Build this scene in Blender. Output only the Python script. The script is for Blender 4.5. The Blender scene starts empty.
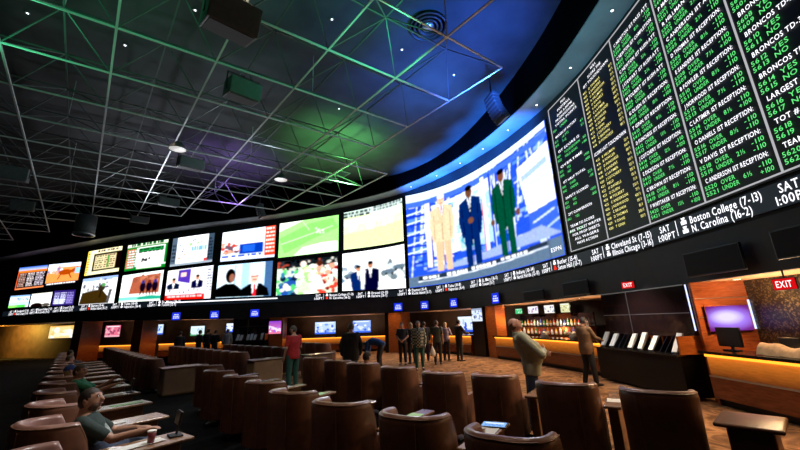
import bpy, math, random
import numpy as np
from mathutils import Vector, Matrix
random.seed(7); rng = np.random.default_rng(7)
C = bpy.context.scene.collection
PI = math.pi
EYE = 1.77          # camera height
W = 0.865           # scale of the hall measures
G = 0.93            # scale of the floor measures

# ---------------------------------------------------------------- helpers
def s2l(c):
    return tuple(((x / 12.92) if x <= 0.04045 else ((x + 0.055) / 1.055) ** 2.4) for x in c)
def hexc(h):
    h = h.lstrip('#'); return s2l([int(h[i:i + 2], 16) / 255 for i in (0, 2, 4)])

class MB:
    """collects shapes, builds ONE mesh object"""
    def __init__(s): s.v = []; s.f = []
    def add(s, vs, fs):
        b = len(s.v); s.v.extend([tuple(v) for v in vs]); s.f.extend([tuple(b + i for i in f) for f in fs]); return s
    def box(s, c, d, rz=0.0, bev=0.0, tilt=None):
        x, y, z = d[0] / 2, d[1] / 2, d[2] / 2
        R = Matrix.Rotation(rz, 3, 'Z')
        if tilt is not None: R = R @ Matrix.Rotation(tilt, 3, 'X')
        if bev <= 0:
            vs = [Vector((a * x, b * y, e * z)) for a in (-1, 1) for b in (-1, 1) for e in (-1, 1)]
            fs = [(0, 1, 3, 2), (4, 6, 7, 5), (0, 4, 5, 1), (2, 3, 7, 6), (0, 2, 6, 4), (1, 5, 7, 3)]
        else:
            b_ = min(bev, x * .9, y * .9, z * .9)
            rings = []
            def ring(ix, iy, zz):
                r = []
                for (sx, sy) in ((1, 1), (-1, 1), (-1, -1), (1, -1)):
                    a0 = {(1, 1): 0, (-1, 1): PI / 2, (-1, -1): PI, (1, -1): 1.5 * PI}[(sx, sy)]
                    for k in range(4):
                        a = a0 + k * PI / 6
                        r.append(Vector((sx * (x - b_) + (b_ - ix) * math.cos(a), sy * (y - b_) + (b_ - ix) * math.sin(a), zz)))
                return r
            for k in range(4):
                a = k * PI / 6
                rings.append(ring(b_ * (1 - math.sin(a)), 0, -z + b_ * (1 - math.cos(a))))
            for k in range(3, -1, -1):
                a = k * PI / 6
                rings.append(ring(b_ * (1 - math.sin(a)), 0, z - b_ * (1 - math.cos(a))))
            vs = [p for r in rings for p in r]; n = 16; fs = []
            for i in range(len(rings) - 1):
                for j in range(n):
                    fs.append((i * n + j, i * n + (j + 1) % n, (i + 1) * n + (j + 1) % n, (i + 1) * n + j))
            fs.append(tuple(range(n - 1, -1, -1))); m = (len(rings) - 1) * n; fs.append(tuple(range(m, m + n)))
        c = Vector(c)
        return s.add([R @ v + c for v in vs], fs)
    def bar(s, p, q, r, n=6, r2=None, caps=True):
        p = Vector(p); q = Vector(q); d = (q - p)
        if d.length < 1e-6: return s
        d.normalize(); u = d.orthogonal().normalized(); w = d.cross(u); r2 = r if r2 is None else r2
        vs = [p + (u * math.cos(2 * PI * k / n) + w * math.sin(2 * PI * k / n)) * r for k in range(n)]
        vs += [q + (u * math.cos(2 * PI * k / n) + w * math.sin(2 * PI * k / n)) * r2 for k in range(n)]
        fs = [(k, (k + 1) % n, n + (k + 1) % n, n + k) for k in range(n)]
        if caps: fs += [tuple(range(n - 1, -1, -1)), tuple(range(n, 2 * n))]
        return s.add(vs, fs)
    def lathe(s, prof, c=(0, 0, 0), n=20, M=None):
        vs = []; fs = []
        for (r, z) in prof:
            for k in range(n):
                v = Vector((r * math.cos(2 * PI * k / n), r * math.sin(2 * PI * k / n), z))
                if M is not None: v = M @ v
                vs.append(v + Vector(c))
        for i in range(len(prof) - 1):
            for k in range(n):
                fs.append((i * n + k, i * n + (k + 1) % n, (i + 1) * n + (k + 1) % n, (i + 1) * n + k))
        fs.append(tuple(range(n - 1, -1, -1))); m = (len(prof) - 1) * n; fs.append(tuple(range(m, m + n)))
        return s.add(vs, fs)
    def ell(s, c, r, n=14, m=9, M=None):
        vs = []; fs = []
        for i in range(m + 1):
            th = PI * i / m
            for k in range(n):
                v = Vector((r[0] * math.sin(th) * math.cos(2 * PI * k / n), r[1] * math.sin(th) * math.sin(2 * PI * k / n), r[2] * math.cos(th)))
                if M is not None: v = M @ v
                vs.append(v + Vector(c))
        for i in range(m):
            for k in range(n):
                fs.append((i * n + k, (i + 1) * n + k, (i + 1) * n + (k + 1) % n, i * n + (k + 1) % n))
        return s.add(vs, fs)
    def build(s, name, mat, parent=None, smooth=False, loc=None, rz=None):
        me = bpy.data.meshes.new(name); me.from_pydata(s.v, [], s.f); me.update()
        if mat: me.materials.append(mat)
        if smooth: me.polygons.foreach_set('use_smooth', [True] * len(me.polygons))
        o = bpy.data.objects.new(name, me); C.objects.link(o)
        if parent: o.parent = parent
        if loc: o.location = loc
        if rz: o.rotation_euler.z = rz
        return o

def tag(o, label=None, cat=None, group=None, kind=None):
    if label: o['label'] = label
    if cat: o['category'] = cat
    if group: o['group'] = group
    if kind: o['kind'] = kind
    return o
def empty(name, label, cat, loc=(0, 0, 0), rz=0.0, group=None):
    o = bpy.data.objects.new(name, None); C.objects.link(o); o.location = loc; o.rotation_euler.z = rz
    o.empty_display_size = .1
    return tag(o, label, cat, group)
def copy_tree(o, parent=None):
    c = o.copy(); C.objects.link(c); c.parent = parent
    for ch in list(o.children): copy_tree(ch, c)
    return c
ORD = ['first', 'second', 'third', 'fourth', 'fifth', 'sixth', 'seventh', 'eighth', 'ninth', 'tenth', 'eleventh', 'twelfth', 'thirteenth', 'fourteenth', 'fifteenth', 'sixteenth', 'seventeenth', 'eighteenth', 'nineteenth', 'twentieth', 'twenty-first', 'twenty-second', 'twenty-third', 'twenty-fourth', 'twenty-fifth']

# ---------------------------------------------------------------- materials
def mat(name, col, rough=.5, metal=0, emit=None, es=0.0, noise=None, bump=0.0, spec=.5, coat=0.0):
    m = bpy.data.materials.new(name); m.use_nodes = True; nt = m.node_tree; b = nt.nodes['Principled BSDF']
    b.inputs['Base Color'].default_value = (*col, 1); b.inputs['Roughness'].default_value = rough
    b.inputs['Metallic'].default_value = metal; b.inputs['Specular IOR Level'].default_value = spec
    b.inputs['Coat Weight'].default_value = coat
    if emit: b.inputs['Emission Color'].default_value = (*emit, 1); b.inputs['Emission Strength'].default_value = es
    if noise or bump:
        tc = nt.nodes.new('ShaderNodeTexCoord'); n = nt.nodes.new('ShaderNodeTexNoise')
        n.inputs['Scale'].default_value = noise[0] if noise else 40; n.inputs['Detail'].default_value = 5
        nt.links.new(tc.outputs['Object'], n.inputs['Vector'])
        if noise:
            r = nt.nodes.new('ShaderNodeValToRGB'); k = noise[1]
            r.color_ramp.elements[0].position = .3; r.color_ramp.elements[1].position = .7
            r.color_ramp.elements[0].color = (*[c * (1 - k) for c in col], 1); r.color_ramp.elements[1].color = (*[min(1, c * (1 + k)) for c in col], 1)
            nt.links.new(n.outputs['Fac'], r.inputs['Fac']); nt.links.new(r.outputs['Color'], b.inputs['Base Color'])
        if bump:
            bp = nt.nodes.new('ShaderNodeBump'); bp.inputs['Strength'].default_value = bump; bp.inputs['Distance'].default_value = .01
            nt.links.new(n.outputs['Fac'], bp.inputs['Height']); nt.links.new(bp.outputs['Normal'], b.inputs['Normal'])
    return m
def wood(name, c1, c2, rough=.25, scale=(1.2, 1.2, 9)):
    m = bpy.data.materials.new(name); m.use_nodes = True; nt = m.node_tree; b = nt.nodes['Principled BSDF']
    tc = nt.nodes.new('ShaderNodeTexCoord'); mp = nt.nodes.new('ShaderNodeMapping'); mp.inputs['Scale'].default_value = scale
    n = nt.nodes.new('ShaderNodeTexNoise'); n.inputs['Scale'].default_value = 3; n.inputs['Detail'].default_value = 6; n.inputs['Distortion'].default_value = .6
    r = nt.nodes.new('ShaderNodeValToRGB'); r.color_ramp.elements[0].color = (*c1, 1); r.color_ramp.elements[1].color = (*c2, 1)
    r.color_ramp.elements[0].position = .35; r.color_ramp.elements[1].position = .65
    nt.links.new(tc.outputs['Object'], mp.inputs['Vector']); nt.links.new(mp.outputs['Vector'], n.inputs['Vector'])
    nt.links.new(n.outputs['Fac'], r.inputs['Fac']); nt.links.new(r.outputs['Color'], b.inputs['Base Color'])
    b.inputs['Roughness'].default_value = rough
    return m
def emis(name, col, s):
    m = bpy.data.materials.new(name); m.use_nodes = True; nt = m.node_tree; nt.nodes.clear()
    o = nt.nodes.new('ShaderNodeOutputMaterial'); e = nt.nodes.new('ShaderNodeEmission')
    e.inputs['Color'].default_value = (*col, 1); e.inputs['Strength'].default_value = s
    nt.links.new(e.outputs[0], o.inputs[0]); return m
def picture_mat(name, s):
    m = emis(name, (1, 1, 1), s); nt = m.node_tree; e = [n for n in nt.nodes if n.type == 'EMISSION'][0]
    a = nt.nodes.new('ShaderNodeAttribute'); a.attribute_name = 'Col'
    nt.links.new(a.outputs['Color'], e.inputs['Color']); return m

M = {}
M['wall'] = mat('wall_black', (.010, .010, .011), .75, noise=(3, .25))
M['fascia'] = mat('fascia_grey', (.030, .030, .028), .6, noise=(2, .2))
M['soffit'] = mat('soffit_metal', (.22, .24, .26), .3, metal=.0, noise=(1.5, .12))
M['ceil'] = mat('ceiling_dark', (.030, .031, .034), .8, noise=(.7, .5), bump=.25)
M['bulk'] = mat('bulkhead_black', (.0012, .0012, .0014), .95, spec=.02)
M['bezel'] = mat('bezel_black', (.006, .006, .007), .35)
M['pic'] = picture_mat('screen_picture', 1.6)
M['pic_tv'] = picture_mat('television_picture', 1.15)
M['led_black'] = mat('led_black', (.0035, .0035, .004), .5)
M['led_band'] = mat('led_band', (.012, .016, .022), .5, emit=(.25, .4, .6), es=.022)
M['t_white'] = emis('led_white', s2l((.97, .97, 1.0)), 1.7)
M['t_green'] = emis('led_green', s2l((.40, .93, .50)), 1.15)
M['t_yellow'] = emis('led_yellow', s2l((.96, .92, .55)), 1.3)
M['t_red'] = emis('led_red', s2l((.95, .2, .12)), 1.4)
M['t_line'] = emis('led_line', s2l((.80, .80, .82)), .8)
M['truss'] = mat('truss_steel', (.68, .71, .70), .42, metal=.35)
M['truss2'] = mat('truss_bracing', (.09, .10, .10), .5, metal=.3)
M['black'] = mat('matte_black', (.010, .010, .011), .55)
M['cabinet_black'] = mat('cabinet_black', (.0025, .0022, .002), .4, spec=.15)
M['blackgloss'] = mat('gloss_black', (.006, .006, .007), .3, spec=.25)
M['grille'] = mat('speaker_grille', (.035, .036, .038), .7, noise=(60, .5))
M['metal'] = mat('brushed_metal', (.45, .45, .46), .3, metal=.9)

# ---------------------------------------------------------------- plan of the screen wall
PC = np.array([(-46, 36.2), (-40, 34.2), (-35.2, 32.5), (-30, 30.5), (-25, 28.9), (-21.4, 28.1), (-18.4, 27.7), (-14, 27.5), (-9.5, 27.5), (-4.8, 27.35), (-2, 27.0), (0.4, 26.2), (2.7, 24.3), (4.5, 21.6), (5.7, 18.4), (6.45, 15.5), (6.95, 12.8), (7.15, 10.5), (7.2, 8.2), (7.2, 6.0), (7.2, 3.5), (7.2, 1.0), (7.2, -9)], float)
def catmull(P, n=24):
    out = []
    for i in range(len(P) - 1):
        p0 = P[max(i - 1, 0)]; p1 = P[i]; p2 = P[i + 1]; p3 = P[min(i + 2, len(P) - 1)]
        for k in range(n):
            t = k / n
            out.append(.5 * ((2 * p1) + (-p0 + p2) * t + (2 * p0 - 5 * p1 + 4 * p2 - p3) * t * t + (-p0 + 3 * p1 - 3 * p2 + p3) * t ** 3))
    out.append(P[-1]); return np.array(out)
PW = catmull(PC)
for _ in range(200): PW[1:-1] = .5 * PW[1:-1] + .25 * (PW[:-2] + PW[2:])
PS = np.concatenate([[0], np.cumsum(np.hypot(*np.diff(PW, axis=0).T))])
_i0 = np.argmin(np.hypot(PW[:, 0] + 40, PW[:, 1] - 34.2)); PS = PS - PS[_i0]     # arc length 0 at (-40, 34.2)
TN = np.gradient(PW, axis=0); TN /= np.hypot(TN[:, 0], TN[:, 1])[:, None]
def wp(s, off=0.0):
    """point of the plan at arc length s (unscaled), moved off metres into the hall"""
    x = np.interp(s, PS, PW[:, 0]); y = np.interp(s, PS, PW[:, 1]); tx = np.interp(s, PS, TN[:, 0]); ty = np.interp(s, PS, TN[:, 1])
    l = math.hypot(tx, ty); tx /= l; ty /= l
    return x * W + ty * off, y * W - tx * off
def wdir(s):
    tx = np.interp(s, PS, TN[:, 0]); ty = np.interp(s, PS, TN[:, 1]); return math.atan2(ty, tx)     # angle of the tangent
def zr(rel): return EYE + rel * W
def zw(z): return EYE + (z - 1.9) * W
TOPS = [(0, 6.75), (5, 6.85), (14.6, 6.95), (19, 7.2), (22.7, 7.45), (26.7, 7.8), (31.4, 8.2), (36.4, 8.85), (40, 9.3), (43, 9.6), (46, 9.68), (49, 9.5), (52, 9.2), (55.5, 8.9), (58, 8.78), (62, 8.75), (80, 8.75)]
def ztop(s): return zr(np.interp(s, [a for a, b in TOPS], [b for a, b in TOPS]))

def wallgrid(s0, s1, z0, z1, off=0.0, ns=24, nz=1, mb=None):
    """curved sheet on the wall: z0, z1 numbers or functions of s"""
    mb = mb or MB(); vs = []; fs = []
    f0 = z0 if callable(z0) else (lambda s: z0); f1 = z1 if callable(z1) else (lambda s: z1)
    for i in range(ns + 1):
        s = s0 + (s1 - s0) * i / ns; x, y = wp(s, off)
        for k in range(nz + 1): vs.append((x, y, f0(s) + (f1(s) - f0(s)) * k / nz))
    for i in range(ns):
        for k in range(nz):
            a = i * (nz + 1) + k; fs.append((a, a + nz + 1, a + nz + 2, a + 1))
    return mb.add(vs, fs)
def wallslab(s0, s1, z0, z1, off0, off1, ns=12, mb=None):
    """closed curved slab between two offsets"""
    mb = mb or MB(); vs = []; fs = []
    f0 = z0 if callable(z0) else (lambda s: z0); f1 = z1 if callable(z1) else (lambda s: z1)
    for i in range(ns + 1):
        s = s0 + (s1 - s0) * i / ns
        a = wp(s, off0); b = wp(s, off1)
        vs += [(*a, f0(s)), (*b, f0(s)), (*b, f1(s)), (*a, f1(s))]
    for i in range(ns):
        for k in range(4): fs.append((4 * i + k, 4 * i + (k + 1) % 4, 4 * i + 4 + (k + 1) % 4, 4 * i + 4 + k))
    fs += [(0, 3, 2, 1), (4 * ns, 4 * ns + 1, 4 * ns + 2, 4 * ns + 3)]
    return mb.add(vs, fs)
def structure(o): o['kind'] = 'structure'; return o

# ---------------------------------------------------------------- camera
cam = bpy.data.cameras.new('camera'); co = bpy.data.objects.new('camera', cam); C.objects.link(co)
cam.sensor_width = 36; cam.lens = 359.18 / 800 * 36; cam.clip_start = .05; cam.clip_end = 200
ph = math.radians(15.10); u0, u1 = -.03907, .99924
R_ = Vector((1, 0, 0)); Fw = Vector((0, math.cos(ph), math.sin(ph))); Up = Vector((0, -math.sin(ph), math.cos(ph)))
X_ = R_ * u1 + Up * u0; Y_ = R_ * (-u0) + Up * u1
mw = Matrix(((X_.x, Y_.x, -Fw.x, 0), (X_.y, Y_.y, -Fw.y, 0), (X_.z, Y_.z, -Fw.z, EYE), (0, 0, 0, 1)))
co.matrix_world = mw; bpy.context.scene.camera = co
sc = bpy.context.scene
sc.view_settings.view_transform = 'Standard'; sc.view_settings.look = 'None'; sc.view_settings.exposure = 0.0
wd = bpy.data.worlds.new('world'); sc.world = wd; wd.use_nodes = True
wd.node_tree.nodes['Background'].inputs[0].default_value = (.5, .6, .8, 1); wd.node_tree.nodes['Background'].inputs[1].default_value = .0015

# ---------------------------------------------------------------- lettering
_gl = {}
def glyph(ch):
    if ch in _gl: return _gl[ch]
    cu = bpy.data.curves.new('glyph', 'FONT'); cu.body = ch; cu.size = 1.0; cu.resolution_u = 2; cu.offset = .008
    o = bpy.data.objects.new('glyph', cu); C.objects.link(o)
    dg = bpy.context.evaluated_depsgraph_get(); dg.update()
    me = bpy.data.meshes.new_from_object(o.evaluated_get(dg))
    vs = [(v.co.x, v.co.y) for v in me.vertices]; fs = [tuple(p.vertices) for p in me.polygons]
    bpy.data.objects.remove(o); bpy.data.curves.remove(cu); bpy.data.meshes.remove(me)
    w = (max(v[0] for v in vs) if vs else .28) + .085
    if ch == ' ': w = .30
    _gl[ch] = (vs, fs, w); return _gl[ch]
def text_width(t): return sum(glyph(c)[2] for c in t)
def text_pts(t, x, y, h, fit=None, align='l'):
    """flat letters: cap height h, left end x (or centre / right end), base line y; fit = width wanted"""
    k = h / .70; kx = k; w = text_width(t) * k
    if fit: kx = k * fit / w; w = fit
    if align == 'c': x -= w / 2
    if align == 'r': x -= w
    V = []; F = []
    for c in t:
        vs, fs, aw = glyph(c); b = len(V)
        V += [(x + a * kx, y + e * k) for a, e in vs]; F += [tuple(b + i for i in f) for f in fs]; x += aw * kx
    return V, F
def wall_text(mb, t, s, z, h, fit=None, align='l', off=.075):
    """letters bent round the wall: s (unscaled arc length), z real height"""
    V, F = text_pts(t, 0, 0, h, fit * W if fit else None, align)
    mb.add([(*wp(s + a / W, off), z + b) for a, b in V], F)

# ---------------------------------------------------------------- pictures painted into vertex colours
class Pic:
    def __init__(s, nx, ny, bg=(0, 0, 0), asp=1.6):
        s.nx, s.ny, s.asp = nx, ny, asp
        s.X, s.Y = np.meshgrid(np.linspace(0, 1, nx + 1), np.linspace(0, 1, ny + 1)); s.a = np.zeros((ny + 1, nx + 1, 3)); s.a[:] = s2l(bg)
    def put(s, mask, c, al=1.0):
        m = (mask * al)[..., None]; s.a = s.a * (1 - m) + np.array(s2l(c)) * m; return s
    def rect(s, x0, y0, x1, y1, c, al=1.0): return s.put(((s.X >= x0) & (s.X <= x1) & (s.Y >= y0) & (s.Y <= y1)).astype(float), c, al)
    def ell(s, x, y, rx, ry, c, al=1.0, soft=.12):
        d = np.sqrt(((s.X - x) / rx) ** 2 + ((s.Y - y) / ry) ** 2); return s.put(np.clip((1 - d) / soft + .5, 0, 1), c, al)
    def poly(s, pts, c, al=1.0):
        ins = np.zeros_like(s.X, bool); n = len(pts); j = n - 1
        for i in range(n):
            xi, yi = pts[i]; xj, yj = pts[j]
            cond = ((yi > s.Y) != (yj > s.Y)) & (s.X < (xj - xi) * (s.Y - yi) / ((yj - yi) or 1e-9) + xi); ins ^= cond; j = i
        return s.put(ins.astype(float), c, al)
    def line(s, x0, y0, x1, y1, w, c, al=1.0):
        dx, dy = (x1 - x0) * s.asp, y1 - y0; L = dx * dx + dy * dy
        t = np.clip(((s.X - x0) * s.asp * dx + (s.Y - y0) * dy) / L, 0, 1)
        d = np.hypot((s.X - x0) * s.asp - t * dx, s.Y - y0 - t * dy); return s.put(np.clip((w - d) / (w * .4) + .5, 0, 1), c, al)
    def grad(s, x0, y0, x1, y1, c0, c1):
        m = ((s.X >= x0) & (s.X <= x1) & (s.Y >= y0) & (s.Y <= y1)); t = np.clip((s.Y - y0) / (y1 - y0), 0, 1)[..., None]
        col = np.array(s2l(c0)) * (1 - t) + np.array(s2l(c1)) * t; s.a = np.where(m[..., None], col, s.a); return s
    def blot(s, x0, y0, x1, y1, cols, n, r, seed=1, al=1.0):
        g = np.random.default_rng(seed)
        for k in range(n): s.ell(g.uniform(x0, x1), g.uniform(y0, y1), r * g.uniform(.5, 1.3) / s.asp, r * g.uniform(.5, 1.3), cols[k % len(cols)], al)
        return s
    def rows(s, x0, y0, x1, y1, n, c, fill=.5, seed=2, gaps=4):
        g = np.random.default_rng(seed); h = (y1 - y0) / n
        for k in range(n):
            x = x0
            while x < x1 - .01:
                w = g.uniform(.3, 1) * (x1 - x0) / gaps; s.rect(x, y0 + k * h, min(x1, x + w * .75), y0 + k * h + h * fill, c); x += w
        return s
    def man(s, x, y, h, suit, skin=(.75, .5, .38), hair=(.08, .06, .05), shirt=(.95, .95, .95), tie=None, legs=None, bald=False):
        """standing or cropped man, y = top of head, h = head height"""
        w = h / s.asp
        leg = legs or suit
        s.poly([(x - .95 * w, y + 3.6 * h), (x + .95 * w, y + 3.6 * h), (x + .85 * w, y + 7.4 * h), (x + .2 * w, y + 7.4 * h), (x, y + 4.6 * h), (x - .2 * w, y + 7.4 * h), (x - .85 * w, y + 7.4 * h)], leg)
        s.poly([(x - .45 * w, y + 1.05 * h), (x + .45 * w, y + 1.05 * h), (x + 1.3 * w, y + 1.4 * h), (x + 1.25 * w, y + 2.7 * h), (x + 1.05 * w, y + 4.4 * h), (x - 1.05 * w, y + 4.4 * h), (x - 1.25 * w, y + 2.7 * h), (x - 1.3 * w, y + 1.4 * h)], suit)
        s.poly([(x - .28 * w, y + 1.0 * h), (x + .28 * w, y + 1.0 * h), (x, y + 2.5 * h)], shirt)
        if tie: s.poly([(x - .09 * w, y + 1.1 * h), (x + .09 * w, y + 1.1 * h), (x, y + 2.5 * h)], tie)
        s.ell(x, y + .55 * h, .38 * w, .55 * h, skin)
        s.ell(x, y + .22 * h, .40 * w, .27 * h, hair if not bald else skin)
        s.rect(x - .22 * w, y + .48 * h, x - .08 * w, y + .55 * h, (.15, .1, .08)); s.rect(x + .08 * w, y + .48 * h, x + .22 * w, y + .55 * h, (.15, .1, .08)); s.rect(x - .12 * w, y + .80 * h, x + .12 * w, y + .84 * h, (.45, .2, .18))
        return s
def colour_mesh(o, cols):
    ca = o.data.color_attributes.new('Col', 'FLOAT_COLOR', 'POINT')
    ca.data.foreach_set('color', np.concatenate([cols, np.ones((len(cols), 1))], 1).astype(np.float32).ravel())
def wall_picture(pic, s0, s1, zb, zt, parent, off=.055, name='picture'):
    """picture bent on the wall; zb, zt: (left, right) heights"""
    nx, ny = pic.nx, pic.ny; vs = []
    XY = [wp(s0 + (s1 - s0) * i / nx, off) for i in range(nx + 1)]
    for k in range(ny + 1):
        for i in range(nx + 1):
            t = i / nx; b = zb[0] + (zb[1] - zb[0]) * t; tp = zt[0] + (zt[1] - zt[0]) * t
            vs.append((*XY[i], tp + (b - tp) * k / ny))
    fs = [(k * (nx + 1) + i, (k + 1) * (nx + 1) + i, (k + 1) * (nx + 1) + i + 1, k * (nx + 1) + i + 1) for k in range(ny) for i in range(nx)]
    o = MB().add(vs, fs).build(name, M['pic'], parent); colour_mesh(o, pic.a.reshape(-1, 3)); return o
def flat_picture(pic, w, h, parent, y=0.0, name='picture', z0=0.0):
    """picture in the local xz plane facing -y"""
    nx, ny = pic.nx, pic.ny
    vs = [(-w / 2 + w * i / nx, y, z0 + h - h * k / ny) for k in range(ny + 1) for i in range(nx + 1)]
    fs = [(k * (nx + 1) + i, (k + 1) * (nx + 1) + i, (k + 1) * (nx + 1) + i + 1, k * (nx + 1) + i + 1) for k in range(ny) for i in range(nx)]
    o = MB().add(vs, fs).build(name, M['pic_tv'], parent); colour_mesh(o, pic.a.reshape(-1, 3)); return o
# ================================================================ the hall itself
SL, SR = -6.0, 74.0
def ZS(s): return float(np.interp(s, [-6, 13, 22, 30, 80], [2.75, 2.67, 2.5, 2.36, 2.34]))      # soffit over the counters
CEIL = zr(10.7)
def carpet(name, c1, c2, c3, scale):
    m = bpy.data.materials.new(name); m.use_nodes = True; nt = m.node_tree; b = nt.nodes['Principled BSDF']
    tc = nt.nodes.new('ShaderNodeTexCoord'); wv = nt.nodes.new('ShaderNodeTexNoise'); wv.inputs['Scale'].default_value = scale; wv.inputs['Distortion'].default_value = 2.2; wv.inputs['Detail'].default_value = 2
    vo = nt.nodes.new('ShaderNodeTexVoronoi'); vo.inputs['Scale'].default_value = scale * 1.6
    r = nt.nodes.new('ShaderNodeValToRGB'); e = r.color_ramp.elements
    e[0].position = .40; e[0].color = (*c1, 1); e[1].position = .52; e[1].color = (*c2, 1); x = e.new(.62); x.color = (*c3, 1); x = e.new(.7); x.color = (*c1, 1)
    mx = nt.nodes.new('ShaderNodeMixRGB'); mx.blend_type = 'MULTIPLY'; mx.inputs[0].default_value = .55
    nt.links.new(tc.outputs['Object'], wv.inputs['Vector']); nt.links.new(tc.outputs['Object'], vo.inputs['Vector'])
    nt.links.new(wv.outputs['Fac'], r.inputs['Fac']); nt.links.new(r.outputs['Color'], mx.inputs[1]); nt.links.new(vo.outputs['Distance'], mx.inputs[2])
    nt.links.new(mx.outputs[0], b.inputs['Base Color']); b.inputs['Roughness'].default_value = 1.0; b.inputs['Specular IOR Level'].default_value = .1
    return m
M['carpet'] = carpet('carpet_dark', (.004, .0045, .006), (.010, .011, .014), (.007, .010, .012), 1.6)
M['carpet2'] = carpet('carpet_brown', (.16, .085, .045), (.40, .22, .11), (.22, .12, .07), 1.3)
Fv = Vector((.735, .678)); Rv = Vector((-.678, .735))
def fr(f, r): p = (Fv * f + Rv * r) * G; return (p.x, p.y)
structure(MB().add([(-42, -7, 0), (9, -7, 0), (9, 40, 0), (-42, 40, 0)], [(0, 1, 2, 3)]).build('floor', M['carpet']))
cz = [fr(5.95, -7), fr(5.95, 36)]
vs = [(*cz[0], .006), (*cz[1], .006)] + [(*wp(s, -3.0), .006) for s in np.linspace(2, 74, 60)]
structure(MB().add(vs, [tuple(range(len(vs)))]).build('floor_concourse', M['carpet2']))
TIER = 0.0
structure(MB().add([(-42, -7, CEIL), (9, -7, CEIL), (9, 40, CEIL), (-42, 40, CEIL)], [(3, 2, 1, 0)]).build('ceiling', M['ceil']))
structure(MB().add([(-42, -7, 0), (9, -7, 0), (9, -7, CEIL), (-42, -7, CEIL)], [(3, 2, 1, 0)]).build('wall_back', M['wall']))
structure(MB().add([(-38, -7, 0), (-38, 40, 0), (-38, 40, CEIL), (-38, -7, CEIL)], [(3, 2, 1, 0)]).build('wall_left', M['wall']))
# curved screen wall, its fascia over the counters, the metal soffit and the black bulkhead above it
structure(wallgrid(SL, SR, zr(1.72), lambda s: ztop(s) + .12, 0, 150, 1).build('wall_front', M['wall']))
structure(wallslab(SL, SR, ZS, zr(1.72), .03, .34 * 0 + -.12, 150).build('trim_1', M['fascia']))
SOFW = .92
structure(wallslab(SL, SR, lambda s: ztop(s) + .12, lambda s: ztop(s) + .24, .0, SOFW, 160).build('trim_2', M['soffit']))
structure(wallslab(SL, SR, lambda s: ztop(s) + .16, CEIL, SOFW - .02, SOFW + .10, 160).build('wall_bulkhead', M['bulk']))
# recess behind the counters
RB = -3.4
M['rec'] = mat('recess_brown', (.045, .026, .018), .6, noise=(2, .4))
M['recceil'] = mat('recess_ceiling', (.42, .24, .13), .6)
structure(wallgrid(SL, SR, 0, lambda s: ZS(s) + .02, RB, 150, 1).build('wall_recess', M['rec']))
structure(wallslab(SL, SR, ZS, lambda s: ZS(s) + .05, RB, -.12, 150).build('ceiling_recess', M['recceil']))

# ---------------------------------------------------------------- video screens
FX = np.random.default_rng(11)
def finish(p):
    a = p.a; k = FX.normal(1, .10, a.shape[:2] + (1,)) * FX.normal(1, .05, a.shape); a = np.clip(a * k, 0, 1.5)
    for ax in (0, 1): a = .25 * np.roll(a, 1, ax) + .5 * a + .25 * np.roll(a, -1, ax) if False else np.concatenate([a.take([0], ax), .25 * a.take(range(0, a.shape[ax] - 2), ax) + .5 * a.take(range(1, a.shape[ax] - 1), ax) + .25 * a.take(range(2, a.shape[ax]), ax), a.take([-1], ax)], ax)
    p.a = np.clip(a * 1.18 - .012, 0, 2); return p
def video_screen(label, s0, s1, zb, zt, pic, group='video wall screens'):
    e = 0.07
    x, y = wp((s0 + s1) / 2, .02)
    r = empty('video_screen', label, 'screen', group=group)
    zb = (max(zb[0], zw(4.17)), max(zb[1], zw(4.17))); b = lambda z: (lambda s: z[0] + (z[1] - z[0]) * min(1, max(0, (s - s0) / (s1 - s0))))
    wallslab(s0 - e * .55 / W, s1 + e * .55 / W, lambda s: b(zb)(s) - .012, lambda s: b(zt)(s) + e * .6, .004, .05, 48 if s1 - s0 > 8 else 20).build('bezel', M['bezel'], r)
    wall_picture(finish(pic), s0, s1, zb, zt, r)
    return r
K = dict(w=(1, 1, 1))
def P_(bg=(0, 0, 0), nx=84, ny=60, asp=1.5): return Pic(nx, ny, bg, asp)
wht = (1, 1, 1)
# left block
p = P_((.06, .05, .07)).grad(0, 0, 1, .2, (.15, .35, .75), (.75, .8, .9)).rect(0, .16, 1, .26, (.9, .45, .15)).rows(.06, .3, .3, .92, 8, (.75, .6, .55), .5, 3, 2).rows(.36, .3, .6, .92, 8, (.85, .8, .8), .5, 4, 2).rows(.66, .3, .95, .92, 8, (.8, .75, .8), .5, 5, 2).rect(0, .95, 1, 1, (.9, .5, .3)).rect(0, .2, .03, 1, (.85, .35, .2))
video_screen('screen of race results in small lines under an orange and blue band', 5.6, 9.95, (zw(5.95), zw(5.95)), (zw(7.97), zw(7.84)), p)
p = P_((.93, .55, .28)).rect(0, 0, 1, .18, (.85, .9, 1)).blot(0, .15, .5, .45, [(.95, .9, .9), (.5, .45, .6), (.9, .6, .5)], 14, .09, 3).ell(.58, .42, .2, .13, (.62, .25, .10)).poly([(.72, .36), (.92, .18), (.96, .3), (.8, .48)], (.62, .25, .10)).line(.45, .5, .38, .72, .025, (.45, .18, .08)).line(.7, .5, .78, .7, .025, (.45, .18, .08)).rect(.02, .12, .3, .3, (.9, .85, .95)).rect(0, .86, 1, 1, (.1, .1, .12)).rows(.05, .89, .95, .98, 1, wht, .6, 3, 9).rect(.86, .25, 1, .5, (.55, .75, .95))
video_screen('screen with a chestnut horse running on an orange dirt track', 10.1, 14.3, (zw(5.95), zw(5.97)), (zw(7.84), zw(7.72)), p)
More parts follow.
